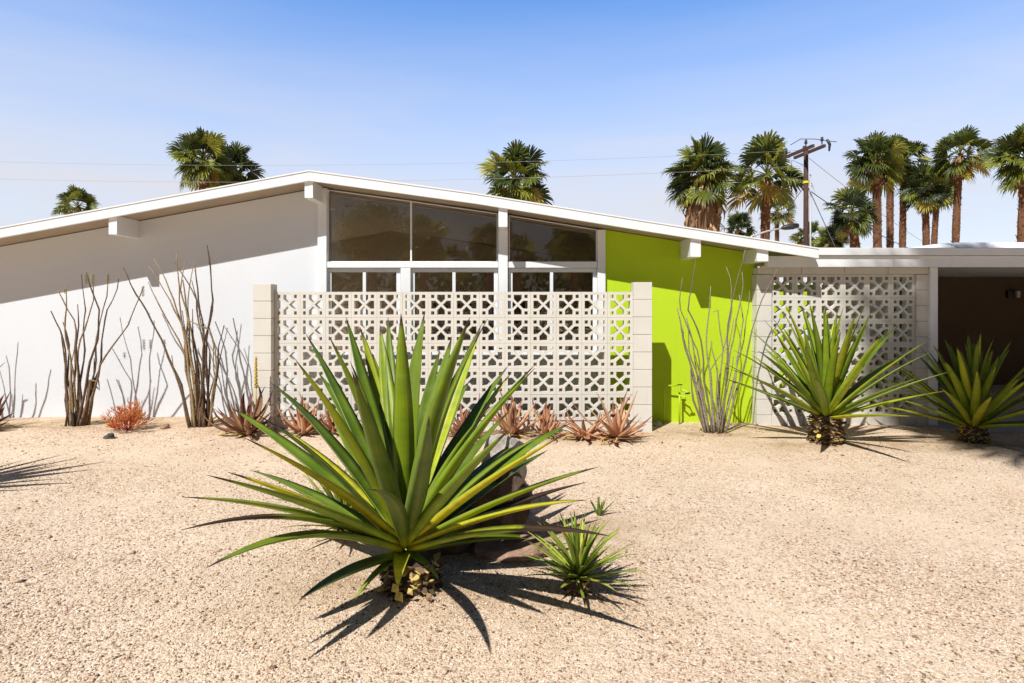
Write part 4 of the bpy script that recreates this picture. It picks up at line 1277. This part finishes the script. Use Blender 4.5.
palm(235, 173, 29, 'darker fan palm behind the left roof slope, lower right of the close pair', 42.7, 3, 1.3, 232, .22, 1)
palm(78, 209, 22, 'small lone palm crown barely clearing the roof at the far left', 41.3, 1, 2.3, None, .21)
palm(515, 183, 38, 'bushy fan palm rising alone behind the right roof slope above the middle column', 34.7, 0, 4.0, None, .22)
palm(703, 178, 41, 'stout fan palm with a thick skirt of brown dead fronds', 33.3, 2, 1.0, None, .45, 2)
palm(767, 178, 41, 'open-crowned fan palm immediately left of the utility pole', 33.3, 1, 2.0, 764, .22)
palm(738, 232, 20, 'low dark palm crown on the roof line between the skirted palm and the open one', 40.0, 3, 0.0)
palm(777, 213, 18, 'small slim palm seen below and right of the open-crowned palm', 50.0, 1, 5.0, None, .16)
palm(810, 240, 18, 'low palm crown peeping over the roof at the foot of the utility pole', 40.0, 1, 3.0)
palm(832, 242, 16, 'low bright palm crown peeping over the carport roof just right of the pole', 36.7, 0, 2.0)
palm(852, 214, 27, 'short dark palm with a drooping crown, leftmost of the right-hand grove', 34.7, 3, 1.0, 858, .24, 1)
palm(876, 164, 30, 'tall fan palm at the left of the grove with a bright shaggy trunk', 36.0, 0, 0.9, 878, .22, 1)
palm(890, 160, 24, 'tall dark-trunked palm in the grove, crown merged with its left neighbour', 40.0, 2, 2.2, 890, .20)
palm(904, 163, 26, 'tall palm in the grove with yellowing lower fronds', 40.0, 1, 0.2, 902, .19, 1)
palm(925, 190, 26, 'lower palm with a dark rounded crown and a reddish trunk in the grove', 38.7, 3, 3.3, 927, .19, 1)
palm(938, 188, 24, 'lower palm directly behind the dark rounded one, its trunk in shade', 42.7, 2, 1.9, 932, .18)
palm(960, 158, 30, 'tall lean palm standing clear at the right of the grove', 37.3, 1, 4.4, 954, .19, 1)
palm(1026, 162, 36, 'tall fan palm cut off by the right edge of the picture', 34.7, 0, 5.2, 1021, .24, 1)

# ------------------------------------------------------------------ utility pole
UY = 21.3
ux = xat(806, UY)
up_ = thing('utility_pole', 'brown wooden utility pole with paired crossarms between the palms', 'utility pole', (ux, UY, -0.1))
zt2 = zat(147, UY)
m = MB(); m.smooth = True; m.tube([(ux, UY, -0.3), (ux, UY, 4), (ux, UY, zt2)], [0.11, 0.09, 0.075], 12, (0, 0, 0, 0)); m.build('pole', M['wood'], up_)
for k, off in enumerate((-0.16, 0.16)):
    m = MB()
    za = zat(152, UY)
    y0, y1 = UY - 0.85, UY + 0.85
    xx = ux + off * 1.2
    dx = 0.28
    vs = []
    for yy, xo in ((y0, 0.03), (y1, -0.20)):
        for a, b_ in ((-0.04, -0.05), (0.04, -0.05), (0.04, 0.05), (-0.04, 0.05)):
            vs.append((xx + xo + a, yy, za + b_))
    m.add(vs, [(0, 1, 2, 3), (7, 6, 5, 4), (0, 4, 5, 1), (1, 5, 6, 2), (2, 6, 7, 3), (3, 7, 4, 0)])
    m.build('crossarm', M['wood'], up_)
for (dy, xo) in ((-0.75, 0.18), (-0.4, -0.2), (0.4, 0.12), (0.75, -0.36)):
    m = MB(); m.smooth = True
    z0 = zat(152, UY) + 0.07
    m.tube([(ux + xo, UY + dy, z0), (ux + xo, UY + dy, z0 + 0.1), (ux + xo, UY + dy, z0 + 0.12), (ux + xo, UY + dy, z0 + 0.25)], [0.02, 0.02, 0.055, 0.04], 8)
    m.build('insulator', M['metal'], up_)
m = MB(); m.smooth = True
m.tube([(ux + 0.32, UY - 0.8, zt2 + 0.05), (ux + 0.42, UY - 0.8, zt2 - 0.12), (ux + 0.40, UY - 0.8, zt2 - 0.35)], [0.045, 0.05, 0.03], 8); m.build('transformer_fuse', M['metal'], up_)
m = MB(); m.tube([(ux, UY, zat(182, UY) - 0.05), (ux, UY, zat(182, UY) + 0.03)], 0.10, 12); m.build('marker_band', M['yellowband'], up_)
m = MB(); m.smooth = True; m.tube([(ux + 0.14, UY - 0.06, 0), (ux + 0.12, UY - 0.06, zat(175, UY))], 0.03, 6); m.build('conduit', M['steel'], up_)
m = MB(); m.smooth = True
m.tube([(ux - 0.55, UY, zat(145, UY)), (ux - 0.2, UY, zat(139, UY)), (ux + 0.3, UY, zat(139, UY)), (ux + 0.65, UY - 0.8, zat(148, UY))], 0.014, 5)
m.tube([(ux - 0.1, UY, zat(165, UY)), (ux - 0.5, UY, zat(160, UY)), (ux - 0.55, UY, zat(178, UY)), (ux - 0.1, UY, zat(180, UY))], 0.012, 5)
m.build('jumper_wires', M['darkcable'], up_)
def wire(p, q, sag, r_, name, label, mat, cat='cable'):
    m = MB(); m.smooth = True
    p, q = Vector(p), Vector(q)
    m.tube([p.lerp(q, i / 24) - Vector((0, 0, sag * 4 * (i / 24) * (1 - i / 24))) for i in range(25)], r_, 5)
    o = m.build(name, mat, origin=p)
    return tag(o, label, cat)
wire((-30, 24, 7.6), (ux - 0.1, UY, zat(150, UY)), 0.55, 0.0045, 'power_line', 'upper thin pale power line crossing the sky behind the palms to the pole', M['cable'])
wire((-30, 24, 6.9), (ux - 0.1, UY, zat(166, UY)), 0.55, 0.005, 'power_line', 'lower pale power line crossing the sky behind the palms to the pole', M['cable'])
wire((ux + 0.1, UY, zat(189, UY)), at(842, 262, UY - 2), 0.0, 0.014, 'guy_wire', 'steep guy wire running down right from the utility pole', M['darkcable'])
wire((ux + 0.1, UY, zat(190, UY)), at(960, 262, 33), 0.5, 0.016, 'service_cable', 'dark cable running from the pole down into the palm grove', M['darkcable'])
wire((ux + 0.1, UY, zat(158, UY)), at(960, 262, 40), 0.3, 0.008, 'power_line', 'faint wire running right from the crossarms into the palm grove', M['darkcable'])
wire((ux - 0.1, UY, zat(188, UY)), at(715, 290, 30), 0.3, 0.012, 'service_cable', 'dark cable running left from the pole down behind the open palm', M['darkcable'])
# street lamp head behind the roof
sl = thing('street_lamp', 'dark flat street lamp head on a curved arm low between the palms and the pole', 'street lamp', (xat(745, 22.7), 22.7, 0))
m = MB(); m.smooth = True
sl_p = [(xat(745, 22.7), 22.7, -0.1), (xat(745, 22.7), 22.7, zat(245, 22.7)), at(752, 236, 22.7), at(768, 231, 22.7), at(783, 228, 22.7)]
m.tube(sl_p, [0.07, 0.06, 0.04, 0.035, 0.03], 8); m.build('arm', M['steel'], sl)
m = MB(); m.smooth = True
m.tube([at(781, 228.5, 22.7), at(785, 227.5, 22.7), at(792, 226.5, 22.7), at(798, 225.5, 22.7), at(799, 225.5, 22.7)], [0.04, 0.10, 0.12, 0.09, 0.03], 10); m.build('lamp_head', M['metal'], sl)

# ------------------------------------------------------------------ behind the viewer: seen mirrored in the windows, and shading the carport
def mirrored(px, py, dist):
    """point whose mirror image in the window plane is seen at px,py"""
    z = CH + (HY - py) * dist / F
    return ((px - 512) * dist / F, 2 * WY - dist, z)
palm(0, 0, 0.95, 'fan palm across the street mirrored in the clerestory beside its mullion', ci=0, rot=1.0, tw=.2, group='palms mirrored in the windows', pos=mirrored(423, 243, 39))
palm(1, 0, 0.85, 'fan palm across the street mirrored next to the middle column', ci=2, rot=2.0, tw=.2, skirt=1, group='palms mirrored in the windows', pos=mirrored(490, 246, 39))
palm(2, 0, 1.0, 'dark fan palm across the street mirrored in the right clerestory', ci=2, rot=3.0, tw=.25, group='palms mirrored in the windows', pos=mirrored(575, 248, 37.5))
palm(3, 0, 0.8, 'low fan palm across the street mirrored at the left of the right clerestory', ci=1, rot=3.0, tw=.2, group='palms mirrored in the windows', pos=mirrored(518, 258, 36))
palm(4, 0, 0.7, 'low fan palm across the street mirrored low in the middle clerestory', ci=1, rot=0.5, tw=.2, group='palms mirrored in the windows', pos=mirrored(455, 264, 40))
palm(5, 0, 1.0, 'tall palm behind the viewer whose crown shades the carport front', ci=2, rot=0.5, tw=.15, group='palms behind the viewer', pos=(6.3 - 0.42 * 15.4, 7.5 - 0.69 * 15.4, 15.75))
palm(6, 0, 1.0, 'second tall palm behind the viewer shading the carport and its agave', ci=0, rot=2.5, tw=.15, group='palms behind the viewer', pos=(8.15 - 0.42 * 12.9, 7.6 - 0.69 * 12.9, 13.25))

def leafy_tree(x, y, h, r_, label, seed, n=3500):
    rnd = random.Random(seed)
    t = thing('street_tree', label, 'tree', (x, y, -0.05))
    m = MB(); m.smooth = True
    m.tube([(x, y, -0.1), (x + .1, y, h * 0.3), (x, y, h * 0.6)], [0.25, 0.2, 0.12], 8, (0.5, 0, 0, 0))
    cl = []
    for i in range(16):
        a = rnd.uniform(0, 6.28); e_ = rnd.uniform(-0.2, 1.3)
        q = Vector((x + math.cos(a) * math.cos(e_) * r_ * 0.7, y + math.sin(a) * math.cos(e_) * r_ * 0.7, h * 0.62 + math.sin(e_) * h * 0.3))
        m.tube([(x, y, h * rnd.uniform(0.3, 0.55)), q.lerp(Vector((x, y, h * .5)), 0.5), q], [0.09, 0.06, 0.02], 5, (0.5, 0, 0, 0)); cl.append(q)
    m.build('trunk', M['bark'], t)
    m = MB()
    for i in range(n):
        c = rnd.choice(cl)
        p = c + Vector((rnd.gauss(0, 1), rnd.gauss(0, 1), rnd.gauss(0, .8))) * r_ * 0.25
        u = Vector((rnd.gauss(0, 1), rnd.gauss(0, 1), rnd.gauss(0, 1))).normalized() * 0.13
        w = u.orthogonal().normalized() * 0.07
        m.add([p - u, p + w, p + u, p - w], [(0, 1, 2, 3)], (rnd.random(), 0, 0, 0))
    m.build('crown', M['treeleaf'], t)
px_, py_, _ = mirrored(372, 250, 35)
leafy_tree(px_, py_, 7.4, 2.0, 'broadleaf tree across the street mirrored in the left clerestory pane', 71)
px_, py_, _ = mirrored(590, 260, 40)
leafy_tree(px_, py_, 5.6, 1.7, 'low tree across the street mirrored in the right clerestory corner', 72)
def hedge():
    rnd = random.Random(3)
    m = MB()
    for i in range(7000):
        x = rnd.uniform(-26, 26); h = 4.5 + 0.7 * math.sin(x * 0.6) + 0.5 * math.sin(x * 1.9)
        p = Vector((x, -28 + rnd.gauss(0, .8), rnd.uniform(0, h)))
        u = Vector((rnd.gauss(0, 1), rnd.gauss(0, 1), rnd.gauss(0, 1))).normalized() * 0.3
        w = u.orthogonal().normalized() * 0.18
        m.add([p - u, p + w, p + u, p - w], [(0, 1, 2, 3)], (rnd.random(), 0, 0, 0))
    o = m.build('hedge', M['treeleaf'], origin=(0, -28, 0))
    tag(o, 'long uneven hedge across the street mirrored along the window bottoms', 'hedge')
hedge()
# sofa glimpsed inside
sf = thing('sofa', 'dark red-brown sofa glimpsed indoors through the lower middle window', 'sofa', (-0.5, 10.2, 0))
m = MB(); m.box(-1.5, 0.4, 9.9, 10.7, 0.12, 0.5); m.build('seat', M['redwood'], sf, bevel=0.05)
m = MB(); m.box(-1.5, 0.4, 10.72, 10.95, 0.12, 1.5); m.build('backrest', M['redwood'], sf, bevel=0.05)
for x_ in (-1.72, 0.42):
    m = MB(); m.box(x_, x_ + 0.2, 9.9, 10.95, 0.12, 0.85); m.build('armrest', M['redwood'], sf, bevel=0.05)

def litter():
    rnd = random.Random(77)
    m = MB()
    spots = [(-0.5, 3.1, 0.5, 90), (0.3, 3.1, 0.25, 25), (3.45, 6.5, 0.6, 60), (5.1, 6.6, 0.6, 60), (-5.2, 7.1, 0.5, 40), (-3.7, 7.1, 0.5, 50), (2.45, 7.1, 0.5, 40), (0.4, 6.8, 1.6, 90), (-2.6, 6.8, 0.6, 40), (0, 4.5, 3.5, 45)]
    for (x0, y0, s_, n) in spots:
        for _ in range(n):
            x = x0 + rnd.gauss(0, s_); y = y0 + rnd.gauss(0, s_ * 0.35)
            if y > 7.5 or y < 2.2: continue
            z = gz(x, y) + 0.006; a = rnd.uniform(0, 6.28); L_ = rnd.uniform(0.015, 0.06)
            d = Vector((math.cos(a), math.sin(a), 0)); sd_ = Vector((-d.y, d.x, 0)) * rnd.uniform(0.002, 0.006)
            p = Vector((x, y, z)); c = p + d * L_ * 0.5 + Vector((0, 0, rnd.uniform(0, 0.008))) + sd_ * rnd.uniform(-1, 1); q = p + d * L_
            m.add([p, c + sd_, c - sd_, q], [(0, 2, 1), (1, 2, 3)], (rnd.uniform(0.1, 0.8), 0, 0, 0))
    tag(m.build('leaf_litter', M['deadleaf']), 'dry twigs and leaf scraps scattered on the gravel near the plants', 'leaf litter', kind='stuff')
litter()
